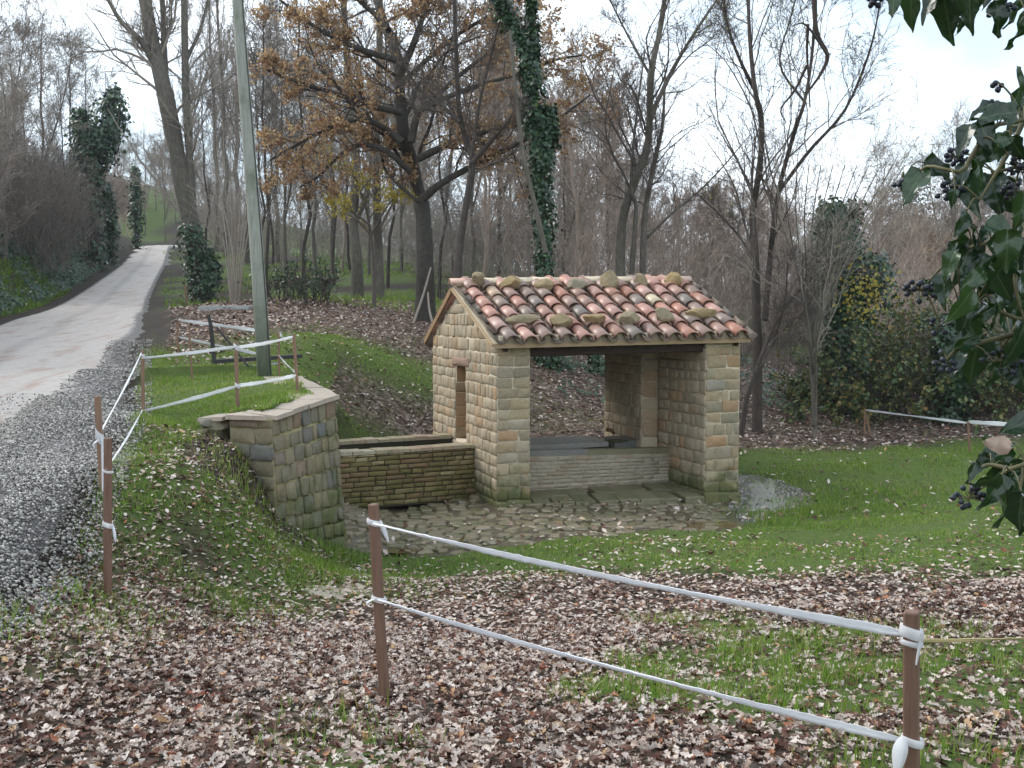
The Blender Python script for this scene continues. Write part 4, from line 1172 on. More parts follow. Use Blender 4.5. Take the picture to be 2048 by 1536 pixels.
# pale wet gravel to the right of the wash house
gpts = []
GP = smooth_path([P3(p, 0) for p in GRAVEL] + [P3(GRAVEL[0], 0)], 90)[:-1, :2]
GP = GP.mean(0) + (GP - GP.mean(0)) * (1 + .13 * vnoise(GP[:, 0], GP[:, 1], 6))[:, None]
z = height(GP[:, 0], GP[:, 1]) - 0.07
cg = GP.mean(0)
pyobj('gravel_bed', [P3(cg, float(height(cg[:1], cg[1:2])[0]) - .006)] + [P3(p, q) for p, q in zip(GP, z)], [(0, i + 1, (i + 1) % len(GP) + 1) for i in range(len(GP))], M_gravel)
tag(bpy.data.objects['gravel_bed'], 'pale wet gravel spreading right of the wash house', None, None, 'structure')
# ------------------------------------------------------------------ utility pole, stakes, tapes
def lathe_path(P, R, m, name, parent=None, sides=12, cap=True):
    ac = Acc(); tubes(ac, np.array([P]), np.array([R]), sides)
    if cap:
        k = len(P) - 1
        ac.F.setdefault(sides, []).append(np.array([list(range(k * sides, (k + 1) * sides))]))
    return link(name, ac.mesh(name, m, True), parent)
pb = at(530, 757, 16.0); pb[2] = ground(pb[0], pb[1]) - 0.1
ptop = at(478, 0, 16.0); dirp = (ptop - at(530, 757, 16.0)); ptop = pb + dirp * 1.28
pole = thing('utility_pole', tuple(pb), 'tall weathered grey wooden pole standing on the grass terrace', 'pole')
pp = [lerp(pb, ptop, t) + np.array([0.012 * math.sin(6 * t), 0, 0]) for t in np.linspace(0, 1, 14)]
lathe_path(pp, np.linspace(0.108, 0.075, 14), M_pole, 'shaft', pole, 14)
ac = Acc()
tubes(ac, np.array([[p + np.array([0.070 + 0.033 * (1 - i / 13), -0.045, 0]) for i, p in enumerate(pp)]]), np.full((1, 14), 0.007), 5)
link('earth_wire', ac.mesh('earth_wire', M_blackwood, True), pole)

def stake(bot, top, w, m, label, group='stakes of the tape fence', sq=True):
    bot, top = np.array(bot), np.array(top)
    d = nrm(top - bot); g = ground(bot[0], bot[1])
    t = thing('fence_stake', tuple(bot), label, 'stake', group)
    low = bot - d * 0.15
    x = nrm(np.cross(d, np.array([math.sin(.5), math.cos(.5), 0]))); y = np.cross(d, x)
    k = w * 0.12
    o8 = [(-w/2 + k, -w/2), (w/2 - k, -w/2), (w/2, -w/2 + k), (w/2, w/2 - k), (w/2 - k, w/2), (-w/2 + k, w/2), (-w/2, w/2 - k), (-w/2, -w/2 + k)]
    if not sq: o8 = [(w/2 * math.cos(a), w/2 * math.sin(a)) for a in np.arange(8) * math.pi / 4]
    rings = [(low, 1.0), (lerp(low, top, .5) + x * 0.004, 1.0), (top - d * w * 0.12, 1.0), (top, 0.86)]
    V = [p + (x * a + y * b_) * s for p, s in rings for a, b_ in o8]
    Fc = [(r * 8 + i, r * 8 + (i + 1) % 8, (r + 1) * 8 + (i + 1) % 8, (r + 1) * 8 + i) for r in range(3) for i in range(8)] + [tuple(range(24, 32))]
    pyobj('shaft', V, Fc, m, t)
    return t, d
def base_on_ground(px, py, d0):
    """slide along the pixel's ray till it meets the ground"""
    best = None
    for d in np.linspace(d0 * 0.8, d0 * 1.25, 60):
        p = at(px, py, d); e = abs(p[2] - ground(p[0], p[1]))
        if best is None or e < best[0] - 1e-4: best = (e, d, p)
    return best[2]
stakes = {}
for key, bx, by, tx, ty, d0, w, m, lab in [
    ('near', 770, 1397, 747, 1008, 5.4, .044, M_post, 'reddish brown square stake in the leaves, where the two near tapes start'),
    ('right', 1826, 1610, 1823, 1222, 4.3, .050, M_post, 'thick brown square stake at the right, where the two near tapes end'),
    ('left', 216, 1195, 216, 876, 7.2, .044, M_post, 'brown stake standing in grass beside the road, nearest on the left'),
    ('lean', 206, 985, 195, 792, 9.0, .042, M_post2, 'leaning reddish stake behind the nearest left one, wrapped in loose tape'),
    ('road', 287, 822, 285, 702, 12.7, .034, M_post2, 'thin brown stake at the gravel edge of the road'),
    ('cap', 476, 816, 472, 685, 11.75, .036, M_post2, 'rusty stake behind the front coping of the retaining wall'),
    ('corner', 596, 783, 587, 668, 12.9, .030, M_post2, 'thin stake at the corner of the coping, right of the pole'),
    ('backright', 559, 752, 557, 664, 17.2, .026, M_post2, 'thin stake in the grass just behind the pole'),
    ('backleft', 356, 712, 356, 638, 20.0, .028, M_post2, 'thin stake at the far left corner of the taped terrace'),
    ('mid', 385, 760, 378, 650, 15.2, .022, M_post2, 'very thin rod standing in the terrace grass'),
    ('far', 375, 614, 370, 570, 30.0, .04, M_post2, 'lone stake by the road below the big leaning trunk'),
    ('lawnl', 1730, 873, 1730, 818, 20.3, .035, M_post2, 'short stake at the far edge of the lawn, left end of its tape'),
    ('lawnr', 1940, 903, 1936, 843, 18.6, .035, M_post2, 'short orange stake at the far edge of the lawn, right one')]:
    b0 = base_on_ground(bx, by, d0)
    t0 = at(tx, ty, b0[1] * 0.998)
    stakes[key] = (b0, t0) + stake(b0, t0, w, m, lab)
for key, bx, by, tx, ty, d0 in [('lawnb', 1742, 874, 1733, 828, 20.4)]:
    b0 = base_on_ground(bx, by, d0); stake(b0, at(tx, ty, b0[1]), .03, M_post2, 'second short stick leaning on the left lawn stake')

M_tape, nt, b = newmat('white_barrier_tape', 0.35, 0.5)
setc(nt, b, ramp(nt, noise(nt, 6, 3), [(0.35, (0.80, 0.80, 0.82)), (0.65, (0.92, 0.92, 0.93))]))
trn = N(nt, 'ShaderNodeBsdfTranslucent', {'Color': (0.95, 0.95, 0.97, 1)})
mx = N(nt, 'ShaderNodeMixShader', {0: 0.45, 1: b.outputs[0], 2: trn.outputs[0]})
nt.links.new(mx.outputs[0], nt.nodes['Material Output'].inputs['Surface'])
M_cord, nt, b = newmat('yellowish_cord', 0.5, 0.3); setc(nt, b, (0.62, 0.50, 0.26))
def tape(pts, width, label, twist=(0.4, 0.4), n=40, sag=0.0, name='barrier_tape', m=None, curl=0.006, tw_noise=0.25):
    """a ribbon with real thickness; twist = roll angle (rad) at start and end, 0 = upright"""
    P_ = smooth_path(pts, n); s = np.linspace(0, 1, n)
    P_[:, 2] -= sag * 4 * s * (1 - s)
    T = nrm(np.gradient(P_, axis=0))
    S_ = nrm(np.cross(T, np.array([0, 0, 1.0]))); U = np.cross(S_, T)
    ang = lerp(twist[0], twist[1], s) + tw_noise * np.sin(s * 9 + rng.uniform(0, 6))
    D = U * np.cos(ang)[:, None] + S_ * np.sin(ang)[:, None]; Q = np.cross(D, T)
    P_ = P_ + rng.normal(size=P_.shape) * 0.0008
    wv = width * (1 + .07 * np.sin(s * 23 + 1) + .05 * rng.normal(size=n)) * (1 - 0.55 * np.exp(-(np.minimum(s, 1 - s) / .035) ** 2))
    rows = []
    for f_, c_ in ((-.5, 0), (-.25, curl), (0, curl * 1.3), (.25, curl), (.5, 0)):
        rows.append(P_ + D * (f_ * wv)[:, None] + Q * c_)
    rows = np.array(rows)
    thk = 0.0012
    V = np.concatenate([rows.transpose(1, 0, 2) + Q[:, None] * thk, rows.transpose(1, 0, 2) - Q[:, None] * thk], 1).reshape(-1, 3)
    Fc = []
    for i in range(n - 1):
        a, b_ = i * 10, (i + 1) * 10
        for k in range(4):
            Fc.append((a + k, a + k + 1, b_ + k + 1, b_ + k)); Fc.append((a + 5 + k, b_ + 5 + k, b_ + 6 + k, a + 6 + k))
        Fc.append((a, b_, b_ + 5, a + 5)); Fc.append((a + 4, a + 9, b_ + 9, b_ + 4))
    o = pyobj(name, V, Fc, m or M_tape, None, True)
    return tag(o, label, 'tape', 'white tapes strung between the stakes') if name == 'barrier_tape' else tag(o, label, 'cord')
def on_stake(k, f): return lerp(stakes[k][0], stakes[k][1], f)
def pin(k, py):
    """point of a stake at photo row py"""
    b0, t0 = stakes[k][:2]
    ry = lambda p: CY - FPX * (p[2] * cp + p[1] * sp) / (p[1] * cp - p[2] * sp)
    f = (ry(b0) - py) / (ry(b0) - ry(t0))
    return lerp(b0, t0, f)
F_ = np.array([0, -0.035, 0])
tape([pin('near', 1045) + F_, lerp(pin('near', 1045), pin('right', 1264), .5) + F_, pin('right', 1264) + F_], .038, 'upper white tape between the two near stakes', (1.0, .35), 90, .02)
tape([pin('near', 1196) + F_, lerp(pin('near', 1196), pin('right', 1478), .5) + F_, pin('right', 1478) + F_], .036, 'lower white tape between the two near stakes', (.9, .5), 90, .022)
tape([pin('left', 938) + F_, pin('road', 820) + F_], .03, 'lower white tape from the left stake back to the stake by the road', (1.0, .8), 30, .02)
tape([pin('lean', 872) + F_, pin('road', 706) + F_], .03, 'upper white tape from the leaning stake back to the stake by the road', (.9, .8), 30, .02)
tape([pin('road', 716) + F_, pin('cap', 693) + F_], .04, 'upper white tape from the road stake to the coping stake', (.9, .2), 30, .01)
tape([pin('road', 822) + F_, pin('cap', 772) + F_], .045, 'lower white tape from the road stake to the coping stake', (.9, .3), 30, .01)
tape([pin('cap', 695) + F_, pin('corner', 673) + F_], .045, 'upper white tape from the coping stake to the corner stake in front of the pole', (.2, .7), 30, .015)
tape([pin('cap', 771) + F_, pin('corner', 750) + F_], .045, 'lower white tape from the coping stake to the corner stake', (.2, .4), 30, .012)
tape([pin('backleft', 640), at(515, 661, 17.0)], .06, 'upper white tape along the far side of the terrace, left of the pole', (.5, .3), 24, .0)
tape([pin('backleft', 674), at(516, 708, 17.0)], .06, 'lower white tape along the far side of the terrace, left of the pole', (.8, .5), 24, .0)
tape([pin('backright', 712), pin('corner', 748)], .045, 'short lower tape right of the pole, running to the corner stake', (.5, .5), 20, .01)
tape([pin('backright', 664), at(568, 672, 15.5), pin('corner', 676)], .04, 'short slack upper tape right of the pole', (.3, 1.0), 20, .03)
tape([pin('lawnl', 820), pin('lawnr', 846)], .05, 'white tape along the far edge of the lawn', (.9, .5), 24, .0)
tape([pin('lawnr', 844), at(2120, 855, 17.4)], .075, 'striped white tape leaving the far lawn stake to the right', (.3, .2), 24, .0)
tape([pin('right', 1281), at(2140, 1274, 4.25)], .014, 'thin yellowish cord leaving the right stake', (.5, .9), 24, .002, 'cord', M_cord, .001)
# wraps and loose ends, parts of their stakes
def wrap(key, py, w, h, m=M_tape):
    t = stakes[key][2]; p = pin(key, py); d = stakes[key][3]
    x = nrm(np.cross(d, np.array([math.sin(.5), math.cos(.5), 0]))); y = np.cross(d, x)
    n_ = 10; V = []; 
    for r, (s, z) in enumerate(((1.02, -h/2), (1.16, -h * .2), (1.12, h * .25), (1.02, h/2))):
        for k in range(n_):
            a = k * 2 * math.pi / n_; c_, s_ = math.cos(a), math.sin(a)
            q = max(abs(c_), abs(s_)) ** 0.6
            V.append(p + d * (z + 0.3 * h * math.sin(a + 1)) + (x * c_ + y * s_) * (w / 2 / q * s * 1.06 + rng.uniform(0, .002)))
    Fc = [(r * n_ + k, r * n_ + (k + 1) % n_, (r + 1) * n_ + (k + 1) % n_, (r + 1) * n_ + k) for r in range(3) for k in range(n_)]
    pyobj('tape_knot', V, Fc, m, t, True)
def tail(key, pts, width):
    """hanging loose end of tape"""
    t = stakes[key][2]
    P_ = smooth_path(pts, 14); n = 14
    s = np.linspace(0, 1, n)
    wv = width * np.sin(np.clip(s * 2.6 + .35, 0, 2.9))
    side = nrm(np.array([math.cos(.6), -.5, 0.0]))
    Q = np.array([.3, -.9, 0]) 
    V = np.concatenate([np.stack([P_ - side * wv[:, None] / 2, P_ + Q * .006, P_ + side * wv[:, None] / 2], 1), np.stack([P_ - side * wv[:, None] / 2 - Q * .002, P_ + Q * .004, P_ + side * wv[:, None] / 2 - Q * .002], 1)], 1).reshape(-1, 3)
    Fc = []
    for i in range(n - 1):
        a, b_ = i * 6, i * 6 + 6
        for k in (0, 1): Fc += [(a + k, a + k + 1, b_ + k + 1, b_ + k), (a + 3 + k, b_ + 3 + k, b_ + 4 + k, a + 4 + k)]
        Fc += [(a, b_, b_ + 3, a + 3), (a + 2, a + 5, b_ + 5, b_ + 2)]
    pyobj('tape_end', V, Fc, M_tape, t, True)
wrap('near', 1044, .056, .03); wrap('near', 1196, .056, .028); wrap('right', 1264, .066, .04); wrap('right', 1284, .06, .02); wrap('right', 1480, .062, .03)
wrap('left', 942, .052, .018); wrap('left', 1048, .054, .035); wrap('lean', 874, .05, .10); wrap('road', 710, .04, .03); wrap('cap', 694, .042, .06); wrap('cap', 771, .042, .05)
dn_ = stakes['near'][0][1]; dr_ = stakes['right'][0][1]; dl_ = stakes['left'][0][1]; de_ = stakes['lean'][0][1]
tail('near', [at(761, 1043, dn_ - .04), at(768, 1060, dn_ - .05), at(777, 1085, dn_ - .05)], .035)
tail('near', [at(752, 1196, dn_ - .05), at(738, 1203, dn_ - .06), at(733, 1210, dn_ - .06)], .02)
tail('right', [at(1806, 1474, dr_ - .05), at(1800, 1505, dr_ - .06), at(1793, 1552, dr_ - .06)], .05)
tail('right', [at(1842, 1268, dr_ - .05), at(1838, 1300, dr_ - .05), at(1832, 1330, dr_ - .05)], .010)
tail('left', [at(226, 1050, dl_ - .03), at(229, 1068, dl_ - .04), at(231, 1085, dl_ - .04)], .035)
tail('lean', [at(203, 875, de_ - .04), at(207, 930, de_ - .05), at(205, 1000, de_ - .04)], .05)
tail('lean', [at(197, 880, de_ - .05), at(190, 885, de_ - .06), at(184, 893, de_ - .06)], .03)
tail('lean', [at(208, 885, de_ - .06), at(213, 920, de_ - .06), at(214, 960, de_ - .05)], .03)

# dark timber frame lying on the terrace
fb = base_on_ground(430, 738, 17.5); fd = fb[1]
fr = thing('timber_frame', tuple(fb), 'low black timber frame with one upright post, on the terrace behind the pole', 'frame')
boxbar('post', at(431, 745, fd), at(421, 648, fd), .055, .055, M_blackwood, fr, upv=(0, 1, 0))
boxbar('post_tip', at(421, 648, fd), at(416, 630, fd), .05, .03, M_blackwood, fr, upv=(0, 1, 0))
boxbar('rail', at(428, 723, fd), at(600, 712, fd + 1.2), .14, .06, M_blackwood, fr)
boxbar('rail', at(430, 737, fd - .1), at(556, 727, fd + .8), .05, .03, M_concrete, fr)
boxbar('brace', at(434, 655, fd - .05), at(497, 733, fd - .3), .03, .03, M_blackwood, fr, upv=(0, 1, 0))
kb = base_on_ground(450, 622, 27)
kd = kb[1]
k0, k1 = at(396, 612, kd + .6), at(497, 612, kd)
kz = ground(k0[0], k0[1])
o = prism('concrete_kerb', [np.array([k0[0], k0[1], kz - .2]), np.array([k1[0], k1[1], kz - .2]), np.array([k1[0] + .1, k1[1] + .35, kz - .2]), np.array([k0[0] + .1, k0[1] + .35, kz - .2])],
          [np.array([k0[0], k0[1], kz + .14]), np.array([k1[0], k1[1], kz + .14]), np.array([k1[0] + .1, k1[1] + .35, kz + .15]), np.array([k0[0] + .1, k0[1] + .35, kz + .15])], M_concrete)
tag(o, 'low grey concrete kerb among leaves behind the terrace', 'kerb')
# flat stones sunk level with the leaves in front of the wall
for i, (px, py, d, a, b_) in enumerate(((655, 1186, 8.7, .2, .15), (722, 1183, 8.8, .2, .15))):
    p = base_on_ground(px, py, d)
    c = np.array([(math.cos(t) * a * rng.uniform(.8, 1.15), math.sin(t) * b_ * rng.uniform(.8, 1.15)) for t in np.arange(9) * 2 * math.pi / 9])
    zz = height(p[0] + c[:, 0], p[1] + c[:, 1]) ; z = float(zz.mean())
    V = [np.array([p[0] + q[0], p[1] + q[1], z - .06]) for q in c] + [np.array([p[0] + q[0], p[1] + q[1], zz_ + .004]) for q, zz_ in zip(c, zz)] + [np.array([p[0] + q[0] * .93, p[1] + q[1] * .93, zz_ + .010]) for q, zz_ in zip(c, zz)]
    o = pyobj('flat_stone', V, [tuple(range(18, 27))] + [(r * 9 + i_, r * 9 + (i_ + 1) % 9, (r + 1) * 9 + (i_ + 1) % 9, (r + 1) * 9 + i_) for r in (0, 1) for i_ in range(9)], M_cope)
    tag(o, ['larger flat slab sunk in the leaves below the retaining wall', 'flat slab sunk in the leaves beside the near stake'][i], 'stone')
# ------------------------------------------------------------------ ground cover: leaves and grass
def scatter(n, x0, x1, y0, y1, wfun, ypow=1.0):
    y = y0 + (y1 - y0) * rng.random(n) ** ypow
    x = rng.uniform(0, 1, n) * (x1 - x0) + x0
    k = rng.random(n) < wfun(x, y)
    return x[k], y[k]
def in_view(x, y, m=0.06):
    return np.abs(x) < (0.4763 + m) * y + 0.4
# lobed oak leaf: midrib along y
ol = np.array([(0, 0, 0), (.17, .2, 0), (.09, .32, 0), (.29, .47, 0), (.12, .6, 0), (.24, .75, 0), (0, 1.0, 0), (-.24, .75, 0), (-.12, .6, 0), (-.29, .47, 0), (-.09, .32, 0), (-.17, .2, 0), (0, .4, 0), (0, .68, 0)], float)
def curl(v, a, b_, c_):
    v = v.copy()
    v[:, 2] = a * np.abs(v[:, 0]) * 1.2 + b_ * (v[:, 1] - .5) ** 2 + c_ * np.sin(v[:, 1] * 9 + v[:, 0] * 7) * .05
    v[:, 1] -= .5
    return v
olf = [np.array([(0, 1, 2, 12), (12, 2, 3, 4), (12, 4, 5, 13), (0, 12, 10, 11), (12, 8, 9, 10), (12, 13, 7, 8)]), np.array([(13, 5, 6), (13, 6, 7)])]
simple = np.array([(0, -.5, 0), (.24, -.15, .06), (.2, .25, .04), (0, .5, .02), (-.22, .22, .05), (-.24, -.12, .06)], float)
simplef = [np.array([(0, 1, 2, 3), (0, 3, 4, 5)])]
litter = Acc()
def litter_tint(n):
    t = rng.beta(2.0, 1.4, n) * 0.92
    dark = rng.random(n) < .28
    t[dark] = rng.uniform(0, .3, dark.sum())
    red = rng.random(n) < .05
    t[red] = rng.uniform(.93, 1, red.sum())
    return t
def lay_leaves(x, y, size, lobed, lift=0.012, tilt=.38):
    n = len(x)
    if n == 0: return
    P_ = on_ground(x, y, 0) + np.array([0, 0, 1]) * rng.uniform(.002, lift * 2, n)[:, None]
    Nv = nrm(np.array([0, 0, 1.0]) + rng.normal(size=(n, 3)) * tilt)
    M_ = frames(Nv)
    t = litter_tint(n)
    if lobed:
        for v in range(5):
            k = np.arange(n) % 5 == v
            instances(litter, curl(ol, rng.uniform(-.5, .7), rng.uniform(-.5, .7), rng.uniform(.5, 2)), olf, P_[k], M_[k], np.stack([size[k]] * 3, 1), t[k])
    else:
        instances(litter, simple, simplef, P_, M_, np.stack([size] * 3, 1), t)
x, y = scatter(66000, -5, 5, 3.2, 8.2, lambda x, y: litter_w(x, y) * in_view(x, y) * (1 - .7 * grass_w(x, y)))
lay_leaves(x, y, rng.uniform(.028, .072, len(x)), True, .012, .3)
x, y = scatter(70000, -7, 7.5, 8.0, 12.5, lambda x, y: litter_w(x, y) * in_view(x, y))
lay_leaves(x, y, rng.uniform(.03, .07, len(x)), False, .012, .3)
x, y = scatter(60000, -9, 12, 11, 30, lambda x, y: litter_w(x, y) * in_view(x, y))
lay_leaves(x, y, rng.uniform(.05, .10, len(x)), False, .02, .34)
x, y = scatter(26000, -17, -5, 20, 40, lambda x, y: litter_w(x, y) * in_view(x, y))
lay_leaves(x, y, rng.uniform(.07, .13, len(x)), False, .02, .3)
x, y = scatter(1500, -3, 4.5, 12, 16, lambda x, y: in_poly(x, y, YARD) * .75 * (1 - in_poly(x, y, hx)) * sst(-.2, .7, vnoise(x, y, 1.8) + .2))
lay_leaves(x, y, rng.uniform(.05, .10, len(x)), False, .03)
tag(link('fallen_leaves', litter.mesh('fallen_leaves', M_litter)), 'carpet of fallen brown oak leaves', 'leaves', None, 'stuff')

# grass
blade = np.array([(-.5, 0, 0), (.5, 0, 0), (-.36, .12, .55), (.36, .12, .55), (0, .42, 1.0)])
bladef = [np.array([(0, 1, 3, 2)]), np.array([(2, 3, 4)])]
grass = Acc()
def lay_grass(x, y, hlo, hhi, w, tint_lo=0, tint_hi=.9, lean=.35):
    n = len(x)
    if n == 0: return
    P_ = on_ground(x, y, -0.008)
    M_ = frames(nrm(np.array([0, 0, 1.0]) + rng.normal(size=(n, 3)) * lean * .6))
    h = rng.uniform(hlo, hhi, n) * (0.75 + .35 * vnoise(x, y, 3.0).clip(-1, 1))
    t = np.clip(rng.normal((tint_lo + tint_hi) / 2, .2, n) + .16 * vnoise(x, y, .9), 0, .97)
    t[rng.random(n) < .09] = 1.0
    instances(grass, blade, bladef, P_, M_, np.stack([np.full(n, w) * rng.uniform(.7, 1.3, n), h * rng.uniform(.5, 1.5, n), h], 1), t)
x, y = scatter(95000, -5, 5, 3.2, 8.4, lambda x, y: grass_w(x, y) ** 1.2 * in_view(x, y) * .85 * sst(-.5, .3, vnoise(x, y, 5)))
lay_grass(x, y, .06, .16, .006, .25, .85)
x, y = scatter(200000, -3, 10, 8, 20, lambda x, y: lawn_w(x, y) * in_view(x, y) * (.55 + .45 * sst(-.4, .4, vnoise(x, y, 2.2))))
lay_grass(x, y, .025, .065, .009, .15, .85)
x, y = scatter(150000, -6.5, -0.5, 5.5, 13, lambda x, y: grass_w(x, y) * in_view(x, y) * (1 - lawn_w(x, y)) * .8)
lay_grass(x, y, .03, .09, .008, .2, .8)
x, y = scatter(120000, -9, 3, 12.2, 24, lambda x, y: np.clip(grass_w(x, y) * 1.2, 0, 1) * in_view(x, y) * (1 - lawn_w(x, y)))
lay_grass(x, y, .03, .08, .012, .25, .9)
# rank grass at the wall foot and round the gravel
for cx_, cy_, r_, n_, h_ in ((-2.1, 10.5, .5, 2600, .17), (-1.9, 11.2, .4, 900, .13), (4.0, 14.2, .5, 1800, .14), (3.55, 13.35, .35, 900, .12), (5.0, 15.2, .6, 1400, .12), (4.6, 16.6, .7, 1300, .10), (4.3, 15.0, .8, 700, .08), (-.6, 11.6, .8, 800, .1)):
    x = rng.normal(cx_, r_, n_); y = rng.normal(cy_, r_ * .5, n_)
    k = ~in_poly(x, y, hx); lay_grass(x[k], y[k], h_ * .4, h_, .009, .3, .95)
tag(link('grass', grass.mesh('grass', M_grass)), 'short green winter grass of lawn, bank and terrace', 'grass', None, 'stuff')

# loose stones along the road shoulder and the wet gravel
gr_ = Acc()
ico = nrm(np.array([(1,1,1),(-1,-1,1),(-1,1,-1),(1,-1,-1)], float)); 
oct_ = np.array([(1,0,0),(-1,0,0),(0,1,0),(0,-1,0),(0,0,1),(0,0,-1)], float) * (1, .8, .6)
octf = [np.array([(0,2,4),(2,1,4),(1,3,4),(3,0,4),(2,0,5),(1,2,5),(3,1,5),(0,3,5)])]
def lay_pebbles(x, y, z, lo, hi):
    n = len(x)
    instances(gr_, oct_, octf, np.stack([x, y, z], -1), frames(nrm(np.array([0, 0, 1.0]) + rng.normal(size=(n, 3)) * .4)), np.stack([rng.uniform(lo, hi, n)] * 3, 1) * rng.uniform(.7, 1.3, (n, 3)), rng.random(n))
y = 5 + 17 * rng.random(15000) ** 1.5; s = -0.30 + np.abs(rng.normal(0, .85, 15000)); k = s < shoulder(y) + .1; s = s[k]; y = y[k]
x = road_edge(y) - s
z = f_low(road_edge(y) - np.maximum(s, .3 * road_w(y) / ROAD_W), y) + 0.02 + .03 * (1 - ((s / road_w(y) - .5) * 2) ** 2)
we_ = sst(0.84, 1.06, np.abs((s / road_w(y) - .5) * 2)); z = z * (1 - we_) + height(x, y) * we_
lay_pebbles(x, y, z + .010, .007, .024)
y = 5.5 + 7.5 * rng.random(15000); s = np.where(rng.random(15000) < .8, rng.uniform(-.25, 1, 15000) * (shoulder(y) + .25), rng.uniform(0, 2.0, 15000))
x = road_edge(y) - s
we_ = sst(0.84, 1.06, np.abs((s / road_w(y) - .5) * 2)); z = (f_low(road_edge(y) - np.maximum(s, .3 * road_w(y) / ROAD_W), y) + 0.02 + .03 * (1 - ((s / road_w(y) - .5) * 2) ** 2)) * (1 - we_) + height(x, y) * we_
lay_pebbles(x, y, z + .012, .006, .018)
x = rng.uniform(3.0, 5, 9000); y = rng.uniform(13, 18.2, 9000); k = in_poly(x, y, GRAVEL); x, y = x[k], y[k]
lay_pebbles(x, y, height(x, y) - .03, .010, .03)
M_peb, nt, b = newmat('wet_pebble', 0.35, 0.5)
setc(nt, b, ramp(nt, attr(nt), [(0, (0.06, 0.054, 0.048)), (0.5, (0.18, 0.165, 0.15)), (0.85, (0.36, 0.335, 0.305)), (1, (0.50, 0.47, 0.43))]))
tag(link('gravel_stones', gr_.mesh('gravel_stones', M_peb)), 'loose wet stones on the road shoulder and by the wash house', 'gravel', None, 'stuff')

# ------------------------------------------------------------------ trees
leaf4 = np.array([(0, -.5, 0), (.28, 0, .08), (0, .5, 0), (-.28, 0, .08)]); leaf4f = [np.array([(0, 1, 2, 3)])]
ivy5 = np.array([(0, -.5, 0), (.42, -.2, .05), (.25, .2, .04), (0, .55, -.06), (-.25, .2, .04), (-.42, -.2, .05)]); ivy5f = [np.array([(0, 1, 2, 3), (0, 3, 4, 5)])]
def stemP(px, d, dj=0.4, n=None):
    """a stem drawn through photo points, standing at distance d and wandering in depth"""
    pts = []
    z = 0.0
    for i, q in enumerate(px):
        pts.append(at(q[0], q[1], d + z))
        z += rng.normal(0, dj)
    return smooth_path(pts, n or max(8, 3 * len(px)))
def resample(P_, n):
    t = np.linspace(0, len(P_) - 1, n); i = np.minimum(t.astype(int), len(P_) - 2); w = (t - i)[:, None]
    return P_[i] * (1 - w) + P_[i + 1] * w
def ringed(P_, R_, m, name, parent, sides=9, rough=.05):
    ac = Acc()
    for p, r in zip(P_, R_):
        r = np.asarray(r) * (1 + rough * rng.normal(size=len(r)))
        tubes(ac, p[None], r[None], sides)
    return link(name, ac.mesh(name, m, True), parent)
def leaves_on(acc, P_, per, size, proto=(leaf4, leaf4f), tr=(.25, 1), up_=.2, tint=None):
    B, n, _ = P_.shape
    t = rng.uniform(*tr, (B, per)) * (n - 1); i = np.minimum(t.astype(int), n - 2); w = (t - i)[..., None]
    bi = np.arange(B)[:, None]
    q = (P_[bi, i] * (1 - w) + P_[bi, i + 1] * w).reshape(-1, 3)
    q = q + rng.normal(size=q.shape) * size * .5
    Nv = rng.normal(size=q.shape) + np.array([0, 0, up_])
    instances(acc, proto[0], proto[1], q, frames(Nv), np.stack([rng.uniform(.6, 1.25, len(q)) * size] * 3, 1), rng.random(len(q)) if tint is None else tint(len(q)))
def branchy(name, label, stems, d, m_bark, m_twig, lv, category='tree', group=None, leaf=None, dj=.35, sides=9, foot=True):
    """stems: (pixel path, r0, r1). lv: list of (k, t range, length, angle, up, wiggle, npts, radius factor)"""
    P0, R0 = [], []
    for px, r0, r1 in stems:
        p = stemP(px, d, dj)
        if not P0 and foot:
            g = ground(p[0][0], p[0][1]) - .05
            p[0][2] = min(p[0][2], g)
        P0.append(p); R0.append(np.linspace(r0, r1, len(p)) * (1 + .25 * np.exp(-np.arange(len(p)) / 1.2) * (len(P0) == 1)))
    b0 = P0[0][0]
    t = thing(name, tuple(b0), label, category, group)
    ringed(P0, R0, m_bark, 'trunk', t, sides)
    P_ = np.array([resample(p, 14) for p in P0]); R_ = np.array([np.interp(np.linspace(0, 1, 14), np.linspace(0, 1, len(r)), r) for r in R0])
    tw = Acc(); last = None; lf = Acc()
    for i, (k, tr, ln, an, upb, wg, npt, rf_) in enumerate(lv):
        P_, R_ = grow(P_, R_, k, tr, ln, an, upb, wg, npt, rf_)
        tubes(tw, P_, R_, 5 if i == 0 else 3)
        if leaf and i >= leaf.get('from', 1):
            keep = rng.random(len(P_)) < leaf.get('share', .6)
            if 'mask' in leaf: keep &= leaf['mask'](P_[:, -1])
            if keep.any(): leaves_on(lf, P_[keep], leaf['per'], leaf['size'])
    link('crown', tw.mesh('crown', m_twig), t)
    if leaf: link('foliage', lf.mesh('foliage', leaf['m']), t)['kind'] = 'stuff'
    return t
TW = lambda a=1.0: [(15, (.16, .98), (.2, .5), (.45, 1.05), .14, .17, 8, .34), (9, (.12, .98), (.35, .7), (.4, 1.0), .08, .24, 5, .5), (7, (.15, 1), (.4, .8), (.4, .9), .05, .28, 3, .6)]

